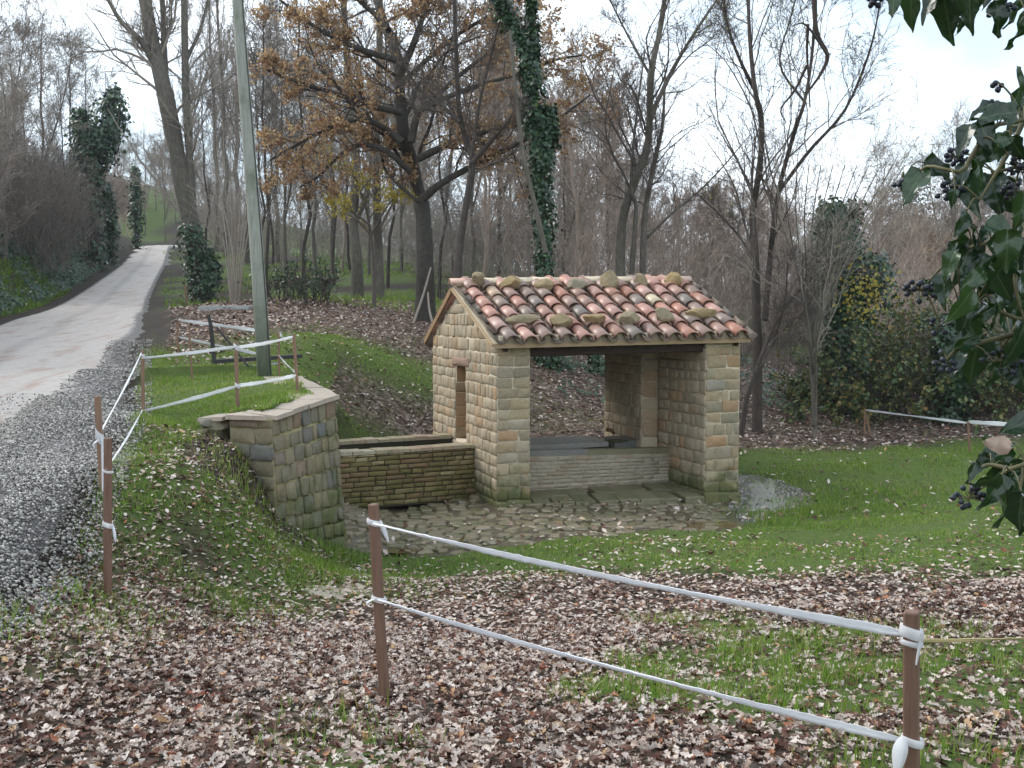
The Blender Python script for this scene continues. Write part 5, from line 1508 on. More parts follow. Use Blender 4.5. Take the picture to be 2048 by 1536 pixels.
branchy('oak_tree', 'big old oak with brown autumn leaves behind the wash house', [
    ([(850,648),(850,520),(846,430),(838,390),(824,330),(808,270),(800,200),(795,120),(770,50),(742,-40),(720,-120)], .235, .09),
    ([(845,398),(890,362),(950,330),(1010,300),(1060,275),(1120,235),(1180,190)], .10, .022),
    ([(836,318),(890,292),(950,270),(1010,255),(1080,245)], .10, .025),
    ([(822,285),(835,230),(870,195),(920,150),(970,112),(1020,85)], .10, .03),
    ([(800,150),(830,80),(850,20),(875,-60)], .10, .04),
    ([(806,285),(770,258),(730,240),(680,245),(620,275),(540,320)], .10, .025),
    ([(802,225),(745,212),(680,190),(600,165),(535,140)], .09, .025),
    ([(822,345),(770,300),(720,290),(680,310),(640,350),(600,375)], .08, .02),
    ([(792,120),(720,98),(640,60),(560,0)], .09, .03),
    ([(778,60),(740,20),(690,-20),(620,-60)], .08, .03),
    ([(800,170),(900,80),(1000,20),(1080,-20)], .07, .02), ([(830,225),(930,180),(1030,150),(1110,120),(1170,110)], .07, .02),
    ([(838,405),(800,372),(768,335),(760,290),(742,268)], .05, .02)], 27, M_bark, M_bark_dark,
    [(13, (.18, .98), (.2, .45), (.5, 1.15), .06, .2, 8, .36), (8, (.15, .98), (.4, .7), (.4, 1.0), .04, .24, 5, .5), (6, (.2, 1), (.4, .75), (.4, .9), .0, .26, 3, .6)],
    leaf=dict(m=M_oakleaf, per=5, size=.10, share=.55, **{'from': 1})).location
branchy('dark_tree', 'slender dark tree forking low, in front of the big oak', [
    ([(912,575),(922,470),(945,330),(935,290),(918,220),(912,100),(908,-20)], .095, .04), ([(945,325),(975,290),(1010,250),(1040,200)], .06, .02),
    ([(920,245),(880,208),(840,180),(810,130),(790,80)], .05, .015), ([(940,335),(960,200),(985,100),(1000,40)], .04, .015)], 23.5, M_bark_dark, M_twig, TW())
branchy('maple_tree', 'young tree with clear yellow leaves between the pole and the oak', [
    ([(748,600),(745,500),(735,430),(720,380),(700,330)], .05, .015), ([(742,470),(770,420),(800,380)], .03, .01), ([(740,450),(700,420),(670,400)], .03, .01)], 28.5, M_twig, M_twig,
    [(7, (.3, 1), (.25, .5), (.5, 1.1), .05, .2, 6, .5), (5, (.2, 1), (.4, .7), (.4, 1), .03, .2, 4, .6)], leaf=dict(m=M_yellow, per=9, size=.11, share=.9, **{'from': 0}))
branchy('grey_tree', 'grey trunk standing in the grass between pole and oak, the left one of two', [([(715,614),(713,520),(706,440),(712,330),(700,200),(690,60),(684,-60)], .2, .08), ([(708,450),(735,380),(745,280),(748,150)], .1, .03)], 34, M_bark_grey, M_twig_grey, TW())
branchy('grey_tree', 'straight greenish grey trunk in the grass, the right one of two left of the oak', [([(757,607),(756,500),(754,420),(752,300),(758,150),(760,0),(765,-120)], .17, .07)], 32.5, M_bark_grey, M_twig_grey, TW())
branchy('two_stemmed_tree', 'tall pale forked trees right of the ivy column, crowns against the sky', [
    ([(1240,580),(1245,440),(1275,350),(1297,280),(1302,150),(1320,60),(1335,-40)], 0.117, 0.051), ([(1300,235),(1340,150),(1380,80),(1440,-10)], 0.062, 0.025),
    ([(1285,580),(1290,430),(1308,330),(1325,250),(1330,150)], 0.086, 0.025), ([(1262,560),(1272,420),(1262,370),(1272,240),(1290,100)], 0.062, 0.017),
    ([(1290,480),(1340,430),(1395,385),(1440,340),(1500,270)], 0.039, 0.010), ([(1300,150),(1250,60),(1215,-10)], 0.039, 0.013)], 26, M_bark_grey, M_twig, TW())
branchy('slim_tree', 'slim bare tree with wavy stems beside the right end of the roof', [
    ([(1516,775),(1513,620),(1510,500),(1505,430),(1520,330),(1523,240),(1510,180),(1500,80),(1495,-30)], 0.086, 0.030), ([(1512,185),(1480,120),(1455,50),(1445,-30)], 0.039, 0.017),
    ([(1530,640),(1540,520),(1548,450),(1560,370),(1590,260),(1610,200),(1625,100),(1632,-30)], 0.062, 0.021), ([(1560,380),(1620,300),(1690,220),(1740,100),(1765,-20)], 0.039, 0.013),
    ([(1510,530),(1480,475),(1440,430),(1395,388)], 0.027, 0.013), ([(1610,205),(1560,130),(1580,40),(1600,-30)], 0.023, 0.010)], 20.5, M_bark_dark, M_twig,
    [(15, (.2, .98), (.22, .55), (.35, .9), .2, .15, 9, .36), (8, (.15, .98), (.35, .7), (.35, .9), .12, .22, 5, .5), (6, (.15, 1), (.4, .8), (.4, .9), .06, .26, 3, .6)],
    leaf=dict(m=M_yellow, per=1, size=.05, share=.12, **{'from': 2}))
branchy('hazel_shrub', 'many-stemmed pale hazel shrub fanning out right of the wash house', [([(1630,850),(1626,775),(1622,690),(1600,560),(1560,440),(1530,380)], .04, .01)] +
    [([(1629 + i * .4, 850), (1628 + i * .8, 770), (1626 + i * 2.2, 660), (1640 + i * 9, 540), (1660 + i * 17, 430), (1690 + i * 24, 330)], .028, .008) for i in range(-5, 6)], 20.3, M_bark_grey, M_twig_grey,
    [(6, (.3, .98), (.25, .6), (.3, .8), .15, .14, 7, .5), (5, (.2, .98), (.35, .7), (.4, .9), .08, .2, 5, .6), (4, (.2, 1), (.4, .8), (.4, .9), .05, .24, 3, .7)])
branchy('leaning_sapling', 'mossy sapling leaning right from behind the right pillar', [([(1482,830),(1520,720),(1560,630),(1610,570),(1660,530),(1720,500)], .045, .012), ([(1500,770),(1545,690),(1570,600),(1575,520)], .03, .010)], 20.0, M_bark_dark, M_twig, TW(), dj=.2)
branchy('shrub', 'tall bare shrub of upright stems just left of the pole', [([(472,608),(465,500),(440,380),(425,260)], .03, .008)] +
    [([(470 + i * 2, 605), (470 + i * 5, 500), (472 + i * 10, 390), (476 + i * 15, 250)], .02, .006) for i in range(-4, 5)], 28, M_twig_grey, M_twig_grey,
    [(6, (.3, .98), (.25, .5), (.3, .8), .15, .14, 7, .5), (4, (.2, .98), (.35, .65), (.4, .9), .08, .18, 5, .6), (3, (.2, 1), (.4, .7), (.4, .9), .05, .2, 4, .7)], category='shrub')
branchy('poplar_tree', 'massive leaning trunk with rough bark at the bend of the road', [
    ([(400,575),(388,480),(372,400),(347,270),(326,170),(305,80),(285,-30),(270,-120)], .36, .2), ([(322,155),(285,85),(240,40),(200,-30)], .14, .05), ([(330,170),(327,60),(322,-60)], .13, .08),
    ([(392,520),(380,330),(372,200),(368,-20),(366,-140)], .15, .10), ([(372,120),(400,60),(420,-20)], .08, .03)], 39, M_bark_grey, M_twig_grey, TW(), sides=11)

# crooked dark branch hanging in from above
hv = thing('hanging_branch', tuple(at(1632, -40, 8)), 'crooked dark branch hanging into the sky from above', 'branch')
ringed([stemP([(1628,-60),(1632,60),(1655,110),(1640,150),(1612,188)], 8, .05), stemP([(1616,48),(1614,100),(1616,140),(1620,215)], 8, .05), stemP([(1614,130),(1590,180),(1562,218),(1572,245)], 8, .05), stemP([(1655,110),(1612,50),(1585,52)], 8, .03)],
       [np.linspace(.022, .008, 15), np.linspace(.012, .005, 12), np.linspace(.012, .004, 12), np.linspace(.01, .004, 9)], M_bark_dark, 'stem', hv, 6)

# ivy-clad trunks
def ivy_column(name, label, stems, d, n, size, mat=M_ivyfar, extra=None, bark=M_bark_dark):
    P0 = [stemP(px, d, .12) for px, r in stems]
    g = ground(P0[0][0][0], P0[0][0][1]) - .05
    P0[0][0][2] = min(P0[0][0][2], g)
    t = thing(name, tuple(P0[0][0]), label, 'tree')
    ringed(P0, [np.linspace(.5, .35, len(p)) * np.mean(r) for p, (px, r) in zip(P0, stems)], bark, 'trunk', t, 8)
    ac = Acc()
    tot = sum(len(px) * np.mean(r) for px, r in stems)
    for p, (px, r) in zip(P0, stems):
        k = int(n * len(px) * np.mean(r) / tot)
        u = rng.random(k) * (len(p) - 1.001); i = u.astype(int); w = (u - i)[:, None]
        c = p[i] * (1 - w) + p[i + 1] * w
        rad = np.interp(u / (len(p) - 1), np.linspace(0, 1, len(r)), r)
        a = rng.uniform(0, 6.283, k)
        dirv = np.stack([np.cos(a), np.sin(a), rng.normal(0, .35, k)], -1)
        lump = 1 + .34 * np.sin(c[:, 2] * 3.1 + a * 2 + 1) + .3 * np.sin(c[:, 2] * 7.3 + a * 3) + .25 * np.abs(rng.normal(size=k)) * (rng.random(k) < .3)
        q = c + dirv * (rad * lump * rng.uniform(.72, 1.1, k))[:, None]
        Nv = nrm(dirv + np.array([0, 0, .45]) + rng.normal(size=(k, 3)) * .35)
        instances(ac, ivy5, ivy5f, q, frames(Nv), np.stack([rng.uniform(.6, 1.3, k) * size] * 3, 1), np.clip(rng.normal(.45, .25, k), 0, 1))
    f = link('foliage', ac.mesh('foliage', mat), t); f['kind'] = 'stuff'
    if extra: extra(t)
    return t
ivy_column('ivy_clad_tree', 'tall tree trunk wrapped thickly in dark ivy, behind the roof', [
    ([(1088,585),(1088,480),(1083,380),(1078,300),(1070,230)], [.19, .2, .19, .22, .2]), ([(1072,240),(1062,160),(1045,90),(1010,20),(985,-40)], [.18, .2, .15, .18, .2]),
    ([(1066,190),(1067,100),(1063,30),(1061,-20)], [.2, .13, .10, .08]), ([(1085,340),(1096,270),(1100,215)], [.2, .2, .1])], 23.5, 7500, .095)
P_ = [stemP([(1020,60),(1030,170),(1045,300),(1070,410),(1092,505)], 22.9, .03)]
t = thing('dead_trunk', tuple(P_[0][-1]), 'thin pale dead trunk leaning against the ivy-clad tree', 'trunk')
ringed(P_, [np.linspace(.03, .055, len(P_[0]))], M_bark_grey, 'trunk', t, 7)
def yellow_patch(t):
    ac = Acc(); q = at(1722, 585, 21.8) + rng.normal(size=(260, 3)) * np.array([.32, .25, .3])
    instances(ac, ivy5, ivy5f, q, frames(rng.normal(size=(260, 3)) + np.array([0, -1, .5])), np.stack([rng.uniform(.05, .1, 260)] * 3, 1), rng.random(260))
    link('yellow_leaves', ac.mesh('yellow_leaves', M_yellow), t)['kind'] = 'stuff'
ivy_column('ivy_clad_tree', 'broad ivy-smothered tree with a patch of yellow leaves, right of the hazel', [
    ([(1690,800),(1690,700),(1692,620),(1680,540),(1672,470),(1668,410)], [.3, .38, .55, .55, .46, .25]), ([(1690,600),(1730,560),(1740,520)], [.42, .42, .25])], 22.5, 8500, .10, extra=yellow_patch)
ivy_column('ivy_clad_tree', 'ivy-covered trunk with forked dark top on the bank left of the road', [
    ([(188,480),(182,350),(195,300),(215,255),(228,180)], [.5, .55, .8, .85, .3]), ([(182,330),(165,270),(160,220)], [.5, .5, .2])], 56, 5200, .22)
ivy_column('ivy_clad_tree', 'thin ivy trunk farther along the bank by the road', [([(273,470),(272,400),(270,335)], [.35, .4, .25])], 74, 1200, .2)
ivy_column('ivy_clad_tree', 'ivy trunk on the bank right of the forked ivy tree', [([(225,490),(220,430),(214,370)], [.3, .35, .2])], 60, 1000, .2)
ivy_column('ivy_clad_stump', 'bush of ivy round the foot of the massive leaning trunk', [([(405,592),(398,530),(378,455)], [.55, .42, .36]), ([(420,575),(422,540),(416,500)], [.35, .3, .12])], 38, 2300, .12)
ivy_column('ivy_clad_tree', 'dark ivy trunk at the right edge of the lawn thicket', [([(1910,850),(1905,740),(1895,640)], [.28, .3, .25])], 21.5, 2500, .10)
ivy_column('ivy_clad_stump', 'ivy-grown tree foot on the bank, seen through the wash house', [([(1105,770),(1100,730),(1095,690)], [.3, .3, .3])], 23.8, 1600, .09)
ivy_column('ivy_clad_stump', 'second ivy-grown stem on the bank, seen through the wash house', [([(1188,770),(1190,730),(1192,690)], [.16, .16, .14])], 23.8, 700, .08)

# background trees: a few kinds, copied
def proto(name, H, r0, m_bark, m_twig, seed, up_=.18, spread=1.0, fork=False, k1=16):
    global rng
    keep = rng; rng = np.random.default_rng(seed)
    z = np.linspace(0, H, 12)
    tr = np.stack([np.cumsum(rng.normal(0, .10, 12)), np.cumsum(rng.normal(0, .10, 12)), z], -1); tr[:, :2] -= tr[0, :2]
    P_ = [tr]; R_ = [np.linspace(r0, r0 * .22, 12)]
    if fork:
        b0 = tr[3]; e = b0 + np.array([H * .16, .2, H * .62])
        P_.append(np.array([lerp(b0, e, u) + np.array([.25 * math.sin(u * 3), 0, 0]) for u in np.linspace(0, 1, 12)])); R_.append(np.linspace(r0 * .6, r0 * .15, 12))
    ac = Acc(); tubes(ac, np.array(P_), np.array(R_), 7)
    tm = ac.mesh('trunk', m_bark, True)
    cw = Acc(); P_, R_ = np.array(P_), np.array(R_)
    for i, (k, trr, ln, an, u, wg, npt, rf_) in enumerate([(k1 + 6, (.2, .99), (.2 * spread, .42 * spread), (.45, 1.0), up_, .12, 8, .42), (8, (.15, .98), (.35, .65), (.4, .9), up_ * .6, .2, 5, .5), (6, (.15, 1), (.4, .75), (.4, .9), .05, .26, 3, .6)]):
        P_, R_ = grow(P_, R_, k, trr, ln, an, u, wg, npt, rf_)
        R_ = np.maximum(R_, .0075)
        tubes(cw, P_, R_, 3)
    cm = cw.mesh('crown', m_twig)
    rng = keep
    return tm, cm
KINDS = {'spreading': proto('a', 10, .085, M_bark_grey, M_twig_grey, 1, .15, 1.15, True), 'upright': proto('b', 12, .08, M_bark_dark, M_twig, 2, .25, .8),
         'russet': proto('c', 8, .075, M_twig_red, M_twig_red, 3, .22, 1.0, True, 18), 'poplar': proto('d', 20, .2, M_bark_grey, M_twig_grey, 4, .75, .55, False, 34), 'scrub': proto('e', 5.5, .06, M_twig_red, M_twig_red, 5, .2, 1.2, True, 18)}
LABEL = {'spreading': ('bare_tree', 'bare grey spreading tree in the wood'), 'upright': ('bare_tree', 'bare dark upright tree in the wood'), 'russet': ('bare_tree', 'bare russet-twigged tree in the wood'),
         'poplar': ('poplar_tree', 'tall narrow bare poplar beyond the road bend'), 'scrub': ('scrub_tree', 'low russet scrub tree in the thicket')}
def plant(kind, px, d, h=1.0, x=None):
    X = (px - CX) / FPX * d if x is None else x
    if x is None and road_dist(np.array([X]), np.array([d]))[0] < 1.2 and d < 95: X = float(road_edge(d) - road_w(d) - rng.uniform(2, 4)) if X < road_edge(d) - .5 else float(road_edge(d) + 1.4)
    g = ground(X, d)
    nm, lab = LABEL[kind]
    if kind != 'poplar':
        q = X / d * FPX + CX
        zone = ('on the green slope where the road ends' if d > 92 and q < 520 else 'on the bank left of the road' if X < road_edge(min(d, 95)) - 1 else 'between road and pole' if q < 520 else 'between pole and oak' if q < 800 else 'behind the oak and dark tree' if q < 1040 else 'behind the ivy-clad trunk' if q < 1200
                else 'above the right half of the roof' if q < 1480 else 'behind the slim wavy tree' if q < 1680 else 'beyond the far edge of the lawn')
        lab = lab.replace(' in the wood', '').replace(' in the thicket', '') + ', ' + zone + (', far back' if d > 52 else ', farther in' if d > 42 else ', near')
    else: lab += ', %s of six' % ['first', 'second', 'third', 'fourth', 'fifth', 'sixth'][sum(1 for o in COL.objects if o.get('group', '').startswith('poplar'))]
    t = thing(nm, (X, d, g - .1), lab, 'tree', kind + ' trees of the background', rng.uniform(0, 6.28))
    s = h * rng.uniform(.88, 1.12)
    t.scale = (s, s, s)
    for part, me in zip(('trunk', 'crown'), KINDS[kind]):
        o = link(part, me, t, keep=False)
for px, d, k, h in [(540,36,'upright',.9),(575,44,'spreading',1.0),(610,38,'upright',1.0),(640,50,'spreading',1.1),(672,42,'upright',.85),(700,55,'upright',1.1),(735,46,'spreading',.9),(780,40,'upright',.9),(800,52,'spreading',1.1),
    (880,38,'upright',.9),(905,50,'upright',1.1),(940,42,'spreading',.9),(965,36,'russet',1.0),(1000,47,'upright',1.1),(1030,38,'russet',1.0),(1060,52,'spreading',1.0),(1130,36,'spreading',.7),(1150,45,'russet',1.1),(1175,33,'russet',1.0),(1205,40,'upright',.7),
    (1225,52,'russet',1.1),(1345,36,'russet',.9),(1375,46,'upright',.6),(1400,33,'scrub',1.1),(1425,50,'russet',.9),(1450,40,'russet',.8),(1480,34,'scrub',1.1),(1560,38,'scrub',1.2),(1590,48,'russet',.9),(1640,42,'russet',.8),(1700,50,'spreading',.7),(1745,40,'scrub',1.2),
    (1780,52,'russet',.8),(1830,44,'russet',.8),(1870,60,'spreading',.8),(1900,48,'spreading',.65),(1950,52,'spreading',.7),(1990,42,'russet',.8),(2040,48,'spreading',.75),
    (20,38,'spreading',.7),(60,48,'upright',.6),(100,52,'spreading',.95),(135,58,'upright',.7),(205,46,'spreading',.95),(240,58,'upright',.9),(262,50,'spreading',.8),(290,75,'upright',1.0),(310,85,'upright',1.0),
    (410,60,'upright',1.0),(432,75,'poplar',1.0),(455,68,'poplar',.95),(480,80,'poplar',1.0),(500,62,'poplar',.8),(395,85,'poplar',.95),(515,48,'upright',1.0),(560,65,'poplar',.75),(350,60,'spreading',.8),(0,55,'upright',.7),(-40,34,'spreading',.6),(2090,38,'spreading',.7)]:
    plant(k, px + rng.uniform(-6, 6), d + rng.uniform(-1, 1), h * (.7 if px > 1340 else 1))
for i in range(14): plant(['upright', 'spreading', 'spreading', 'russet'][i % 4], rng.uniform(505, 1190), rng.uniform(40, 85), rng.uniform(.75, 1.15))
for i in range(40): plant(['russet', 'scrub', 'russet', 'spreading'][i % 4], rng.uniform(1150, 2070), rng.uniform(38, 75), rng.uniform(.55, .8))
for px, d in ((245, 98), (270, 104), (295, 100), (318, 108), (335, 99), (358, 106), (385, 101), (410, 108), (440, 100), (470, 105)): plant('spreading', px, d, rng.uniform(.6, .9))
for px in (235, 255, 275, 292, 308, 325, 340, 430): plant('scrub', px, rng.uniform(84, 97), rng.uniform(.7, 1.0))
for i in range(20):
    d = rng.uniform(38, 85); e = road_edge(d) - road_w(d) - rng.uniform(2.5, 16)
    plant(['spreading', 'russet', 'russet'][i % 3], 0, d, rng.uniform(.5, .75), x=float(e))
# sticks leaning on the oak, dead branches lying on the right-hand bank
for i, (a_, b_, lab) in enumerate((((826, 652), (862, 535), 'pale stick leaning against the foot of the oak, the longer one'), ((868, 640), (856, 585), 'short pale stick leaning against the foot of the oak'))):
    p0 = at(*a_, 26.0); p0[2] = ground(p0[0], p0[1]) - .03; p1 = at(*b_, 26.7)
    t = thing('leaning_stick', tuple(p0), lab, 'stick')
    ringed([smooth_path([p0, (p0 + p1) / 2 + rng.normal(0, .03, 3), p1], 8)], [np.linspace(.035, .022, 8)], M_twig_pale, 'shaft', t, 6)
for i, (a_, b_, d_, lab) in enumerate((((1585, 715), (1660, 745), 25, 'upper fallen branch on the bank below the hazel'), ((1590, 735), (1650, 728), 24.5, 'middle fallen branch on the bank below the hazel'), ((1560, 760), (1640, 775), 23.5, 'lowest fallen branch on the bank below the hazel'),
                                    ((1700, 745), (1630, 705), 26, 'fallen branch leaning up behind the hazel'))):
    p0, p1 = at(*a_, d_), at(*b_, d_ + .3)
    for p in (p0, p1): p[2] = ground(p[0], p[1]) + .06
    mid_ = (p0 + p1) / 2; mid_[2] = ground(mid_[0], mid_[1]) + .10
    t = thing('fallen_branch', tuple(p0), lab, 'branch', 'fallen branches on the bank')
    q_ = smooth_path([p0, mid_, p1], 10)
    ringed([q_, smooth_path([q_[5], q_[6] + np.array([.1, -.05, .18]), q_[7] + np.array([.25, -.1, .3])], 6)], [np.linspace(.03, .014, 10), np.linspace(.014, .006, 6)], M_twig_pale, 'stem', t, 5)
# evergreen and tan-leaved crowns far right
for nm, px, py, d, rx, rz, m, lab, n in (('evergreen_tree', 1822, 455, 62, 1.7, 2.6, M_evergreen, 'round grey-green evergreen on the far right skyline', 2600), ('evergreen_tree', 1790, 500, 50, 1.2, 1.9, M_evergreen, 'smaller evergreen below the round one on the far right', 1300),
                                   ('oak_sapling', 1892, 515, 40, .8, .9, M_oakleaf, 'small tan-leaved oak behind the hanging ivy', 800), ('oak_sapling', 1960, 560, 42, .7, .8, M_oakleaf, 'second tan-leaved oak hidden behind the hanging ivy', 500)):
    c = at(px, py, d); g = ground(c[0], c[1])
    t = thing(nm, (c[0], c[1], g), lab, 'tree')
    ringed([np.array([[c[0], c[1], g - .1], [c[0] + .05, c[1], (g + c[2]) / 2], c])], [np.array([.16, .13, .06])], M_bark_grey, 'trunk', t, 6)
    v = nrm(rng.normal(size=(n, 3))); rr = rng.random(n) ** .4 * (1 + .22 * np.sin(v[:, 0] * 7 + 2) * np.sin(v[:, 2] * 6))
    q = c + v * rr[:, None] * np.array([rx, rx, rz])
    ac = Acc(); instances(ac, leaf4, leaf4f, q, frames(v + rng.normal(size=v.shape) * .6), np.stack([rng.uniform(.14, .3, n)] * 3, 1), rng.random(n))
    link('crown', ac.mesh('crown', m), t)['kind'] = 'stuff'

# ------------------------------------------------------------------ thickets that read as one mass
def thicket(name, label, x, y, hlo, hhi, m, kids=(4, 3), r=.012, leaf=None, lean=.25, wig=.12):
    n = len(x); P_ = on_ground(x, y, -.03)
    h = rng.uniform(hlo, hhi, n); d = nrm(np.array([0, 0, 1.0]) + rng.normal(size=(n, 3)) * lean)
    S_ = np.empty((n, 7, 3)); S_[:, 0] = P_
    for j in range(1, 7):
        d = nrm(d + rng.normal(size=(n, 3)) * wig); S_[:, j] = S_[:, j - 1] + d * (h / 6)[:, None]
    R_ = (r * rng.uniform(.6, 1.5, n))[:, None] * np.linspace(1, .35, 7)
    ac = Acc(); tubes(ac, S_, R_, 3); lf = Acc()
    for i, k in enumerate(kids):
        S_, R_ = grow(S_, R_, k, (.25, 1), (.25, .55), (.4, 1.0), .1, .18, 5, .6)
        R_ = np.maximum(R_, .004)
        tubes(ac, S_, R_, 3)
    o = tag(link(name, ac.mesh(name, m)), label, 'thicket', None, 'stuff')
    if leaf:
        leaves_on(lf, S_, leaf[1], leaf[2], (ivy5, ivy5f))
        o2 = link('foliage', lf.mesh('foliage', leaf[0]), o); o2['kind'] = 'stuff'
    return o
def box_pts(n, px0, px1, d0, d1):
    d = rng.uniform(d0, d1, n); px = rng.uniform(px0, px1, n)
    return (px - CX) / FPX * d, d
def clumps(name, label, spots, n, R, hlo, hhi, m, kids, r, variants=3, leaf=None, lean=.22, rmin=.006):
    protos = []
    for v in range(variants):
        S_ = np.empty((n, 7, 3)); a_ = rng.uniform(0, 6.28, n); rr = R * np.sqrt(rng.random(n))
        S_[:, 0] = np.stack([np.cos(a_) * rr, np.sin(a_) * rr, np.full(n, -.25)], -1)
        h = rng.uniform(hlo, hhi, n); d = nrm(np.array([0, 0, 1.0]) + rng.normal(size=(n, 3)) * lean)
        for j in range(1, 7):
            d = nrm(d + rng.normal(size=(n, 3)) * .11); S_[:, j] = S_[:, j - 1] + d * (h / 6)[:, None]
        Q_ = np.maximum((r * rng.uniform(.6, 1.5, n))[:, None] * np.linspace(1, .35, 7), rmin)
        ac = Acc(); tubes(ac, S_, Q_, 3)
        for k in kids:
            S_, Q_ = grow(S_, Q_, k, (.2, 1), (.25, .55), (.4, 1.0), .12, .18, 5, .6)
            Q_ = np.maximum(Q_, rmin); tubes(ac, S_, Q_, 3)
        protos.append(ac.mesh(name, m))
    root = None
    for i, (x_, y_, s_) in enumerate(spots):
        o = link(name if root is None else 'clump', protos[i % variants], root, keep=False)
        p = np.array([x_, y_, ground(x_, y_)])
        if root is None: root = tag(o, label, 'thicket', None, 'stuff'); root.location = p; p0 = p
        else: o.location = p - p0; o['kind'] = 'stuff'; o.rotation_euler = (0, 0, rng.uniform(0, 6.28)); o.scale = (s_, s_, s_)
    return root
def spots_px(n, px0, px1, d0, d1, lo=.7, hi=1.2):
    d = rng.uniform(d0, d1, n); x_ = (rng.uniform(px0, px1, n) - CX) / FPX * d
    return [(float(a_), float(b_), float(c_)) for a_, b_, c_ in zip(x_, d, rng.uniform(lo, hi, n))]
clumps('russet_thicket', 'reddish bare thicket filling the hollow behind the wash house', spots_px(64, 1110, 2080, 28, 50), 26, 1.6, 2.0, 4.4, M_twig_red, (5, 4), .012)
clumps('grey_thicket', 'grey bare undergrowth in the wood left of the wash house', spots_px(28, 870, 1160, 36, 66, .7, 1.2) + spots_px(30, 420, 880, 62, 90, .9, 1.5), 24, 1.8, 1.8, 5.0, M_twig_grey, (5, 4), .013, rmin=.007)
clumps('bank_scrub', 'thin scrub on the leaf bank right of the wash house', spots_px(22, 1500, 2060, 22.5, 29), 10, .9, .6, 2.0, M_twig, (4, 3), .009, rmin=.004)
x, y = box_pts(90, 525, 660, 27.5, 30); thicket('dark_bush', 'dark leafy bush right of the pole', x, y, .5, 1.2, M_bark_dark, leaf=(M_ivyfar, 1, .07))
hs = []
for i in range(88):
    d = 13 + 60 * rng.random() ** 1.15; hs.append((float(road_edge(d) - road_w(d) - rng.uniform(1.6, 6.5)), float(d), float(rng.uniform(.75, 1.25))))
clumps('bank_hedge', 'brown-grey twiggy hedge along the top of the road bank', hs, 34, 1.3, 1.6, 3.8, M_hedge, (6, 5), .011)
# ivy and brambles clothing the bank
n = 42000; y = 11 + 60 * rng.random(n) ** 1.4; s = 0.5 + 3.6 * rng.random(n); x = road_edge(y) - road_w(y) - s
k = (vnoise(x, y, .9) + .55 - .35 * sst(2.5, .6, s) > 0); x, y = x[k], y[k]
ac = Acc(); q = on_ground(x, y, 0) + np.abs(rng.normal(0, .16, (len(x), 1))) * np.array([.5, -.2, 1]) * (1 + .7 * vnoise(x, y, 1.8).clip(-.9, 1))[:, None]
instances(ac, ivy5, ivy5f, q, frames(nrm(np.array([.6, -.5, .8]) + rng.normal(size=(len(x), 3)) * .45)), np.stack([rng.uniform(.07, .15, len(x))] * 3, 1), np.clip(rng.normal(.45, .27, len(x)), 0, 1))
tag(link('bank_ivy', ac.mesh('bank_ivy', M_ivyfar)), 'dark ivy clothing the steep bank left of the road', 'ivy', None, 'stuff')
n = 9000; y = 14 + 30 * rng.random(n); s = .35 + 1.6 * rng.random(n); x = road_edge(y) - road_w(y) - s
ac = Acc(); instances(ac, blade, bladef, on_ground(x, y), frames(nrm(np.array([.35, -.2, 1]) + rng.normal(size=(n, 3)) * .4)), np.stack([np.full(n, .02), rng.uniform(.1, .3, n), rng.uniform(.1, .3, n)], 1), rng.uniform(.1, .8, n))
tag(link('bank_grass', ac.mesh('bank_grass', M_grass)), 'rough grass at the foot of the road bank', 'grass', None, 'stuff')
# green bramble thicket behind the lawn
x, y = box_pts(340, 1680, 2090, 21.2, 25.5); thicket('bramble_thicket', 'dense dark green bramble thicket at the back of the lawn', x, y, .8, 2.7, M_bark_dark, (4, 3), .008, (M_bramble, 4, .085), .5, .22)
x, y = box_pts(120, 1560, 1760, 21, 24); thicket('ivy_undergrowth', 'low ivy and rust-coloured undergrowth on the bank below the hazel', x, y, .2, .7, M_bark_dark, (3, 2), .006, (M_bramble, 3, .09), .5, .2)
n = 5000; x, y = box_pts(n, 1090, 2060, 21.5, 30); ac = Acc()
k = vnoise(x, y, 1.1) > .25; x, y = x[k], y[k]
instances(ac, ivy5, ivy5f, on_ground(x, y, .05) + np.abs(rng.normal(0, .08, (len(x), 1))) * np.array([0, 0, 1]), frames(nrm(np.array([0, -.5, 1]) + rng.normal(size=(len(x), 3)) * .4)), np.stack([rng.uniform(.06, .12, len(x))] * 3, 1), rng.uniform(0, .8, len(x)))
tag(link('ground_ivy', ac.mesh('ground_ivy', M_ivyfar)), 'patches of ivy creeping over the leaf bank', 'ivy', None, 'stuff')
n = 16000; x, y = box_pts(n, 330, 1150, 27, 72); ac = Acc()
k = vnoise(x, y, .5) > .0; x, y = x[k], y[k]
instances(ac, blade, bladef, on_ground(x, y), frames(nrm(np.array([0, 0, 1]) + rng.normal(size=(len(x), 3)) * .4)), np.stack([np.full(len(x), .03), rng.uniform(.1, .25, len(x)), rng.uniform(.08, .25, len(x))], 1), rng.uniform(.2, .9, len(x)))
tag(link('wood_grass', ac.mesh('wood_grass', M_grass)), 'green grass patches on the floor of the wood', 'grass', None, 'stuff')
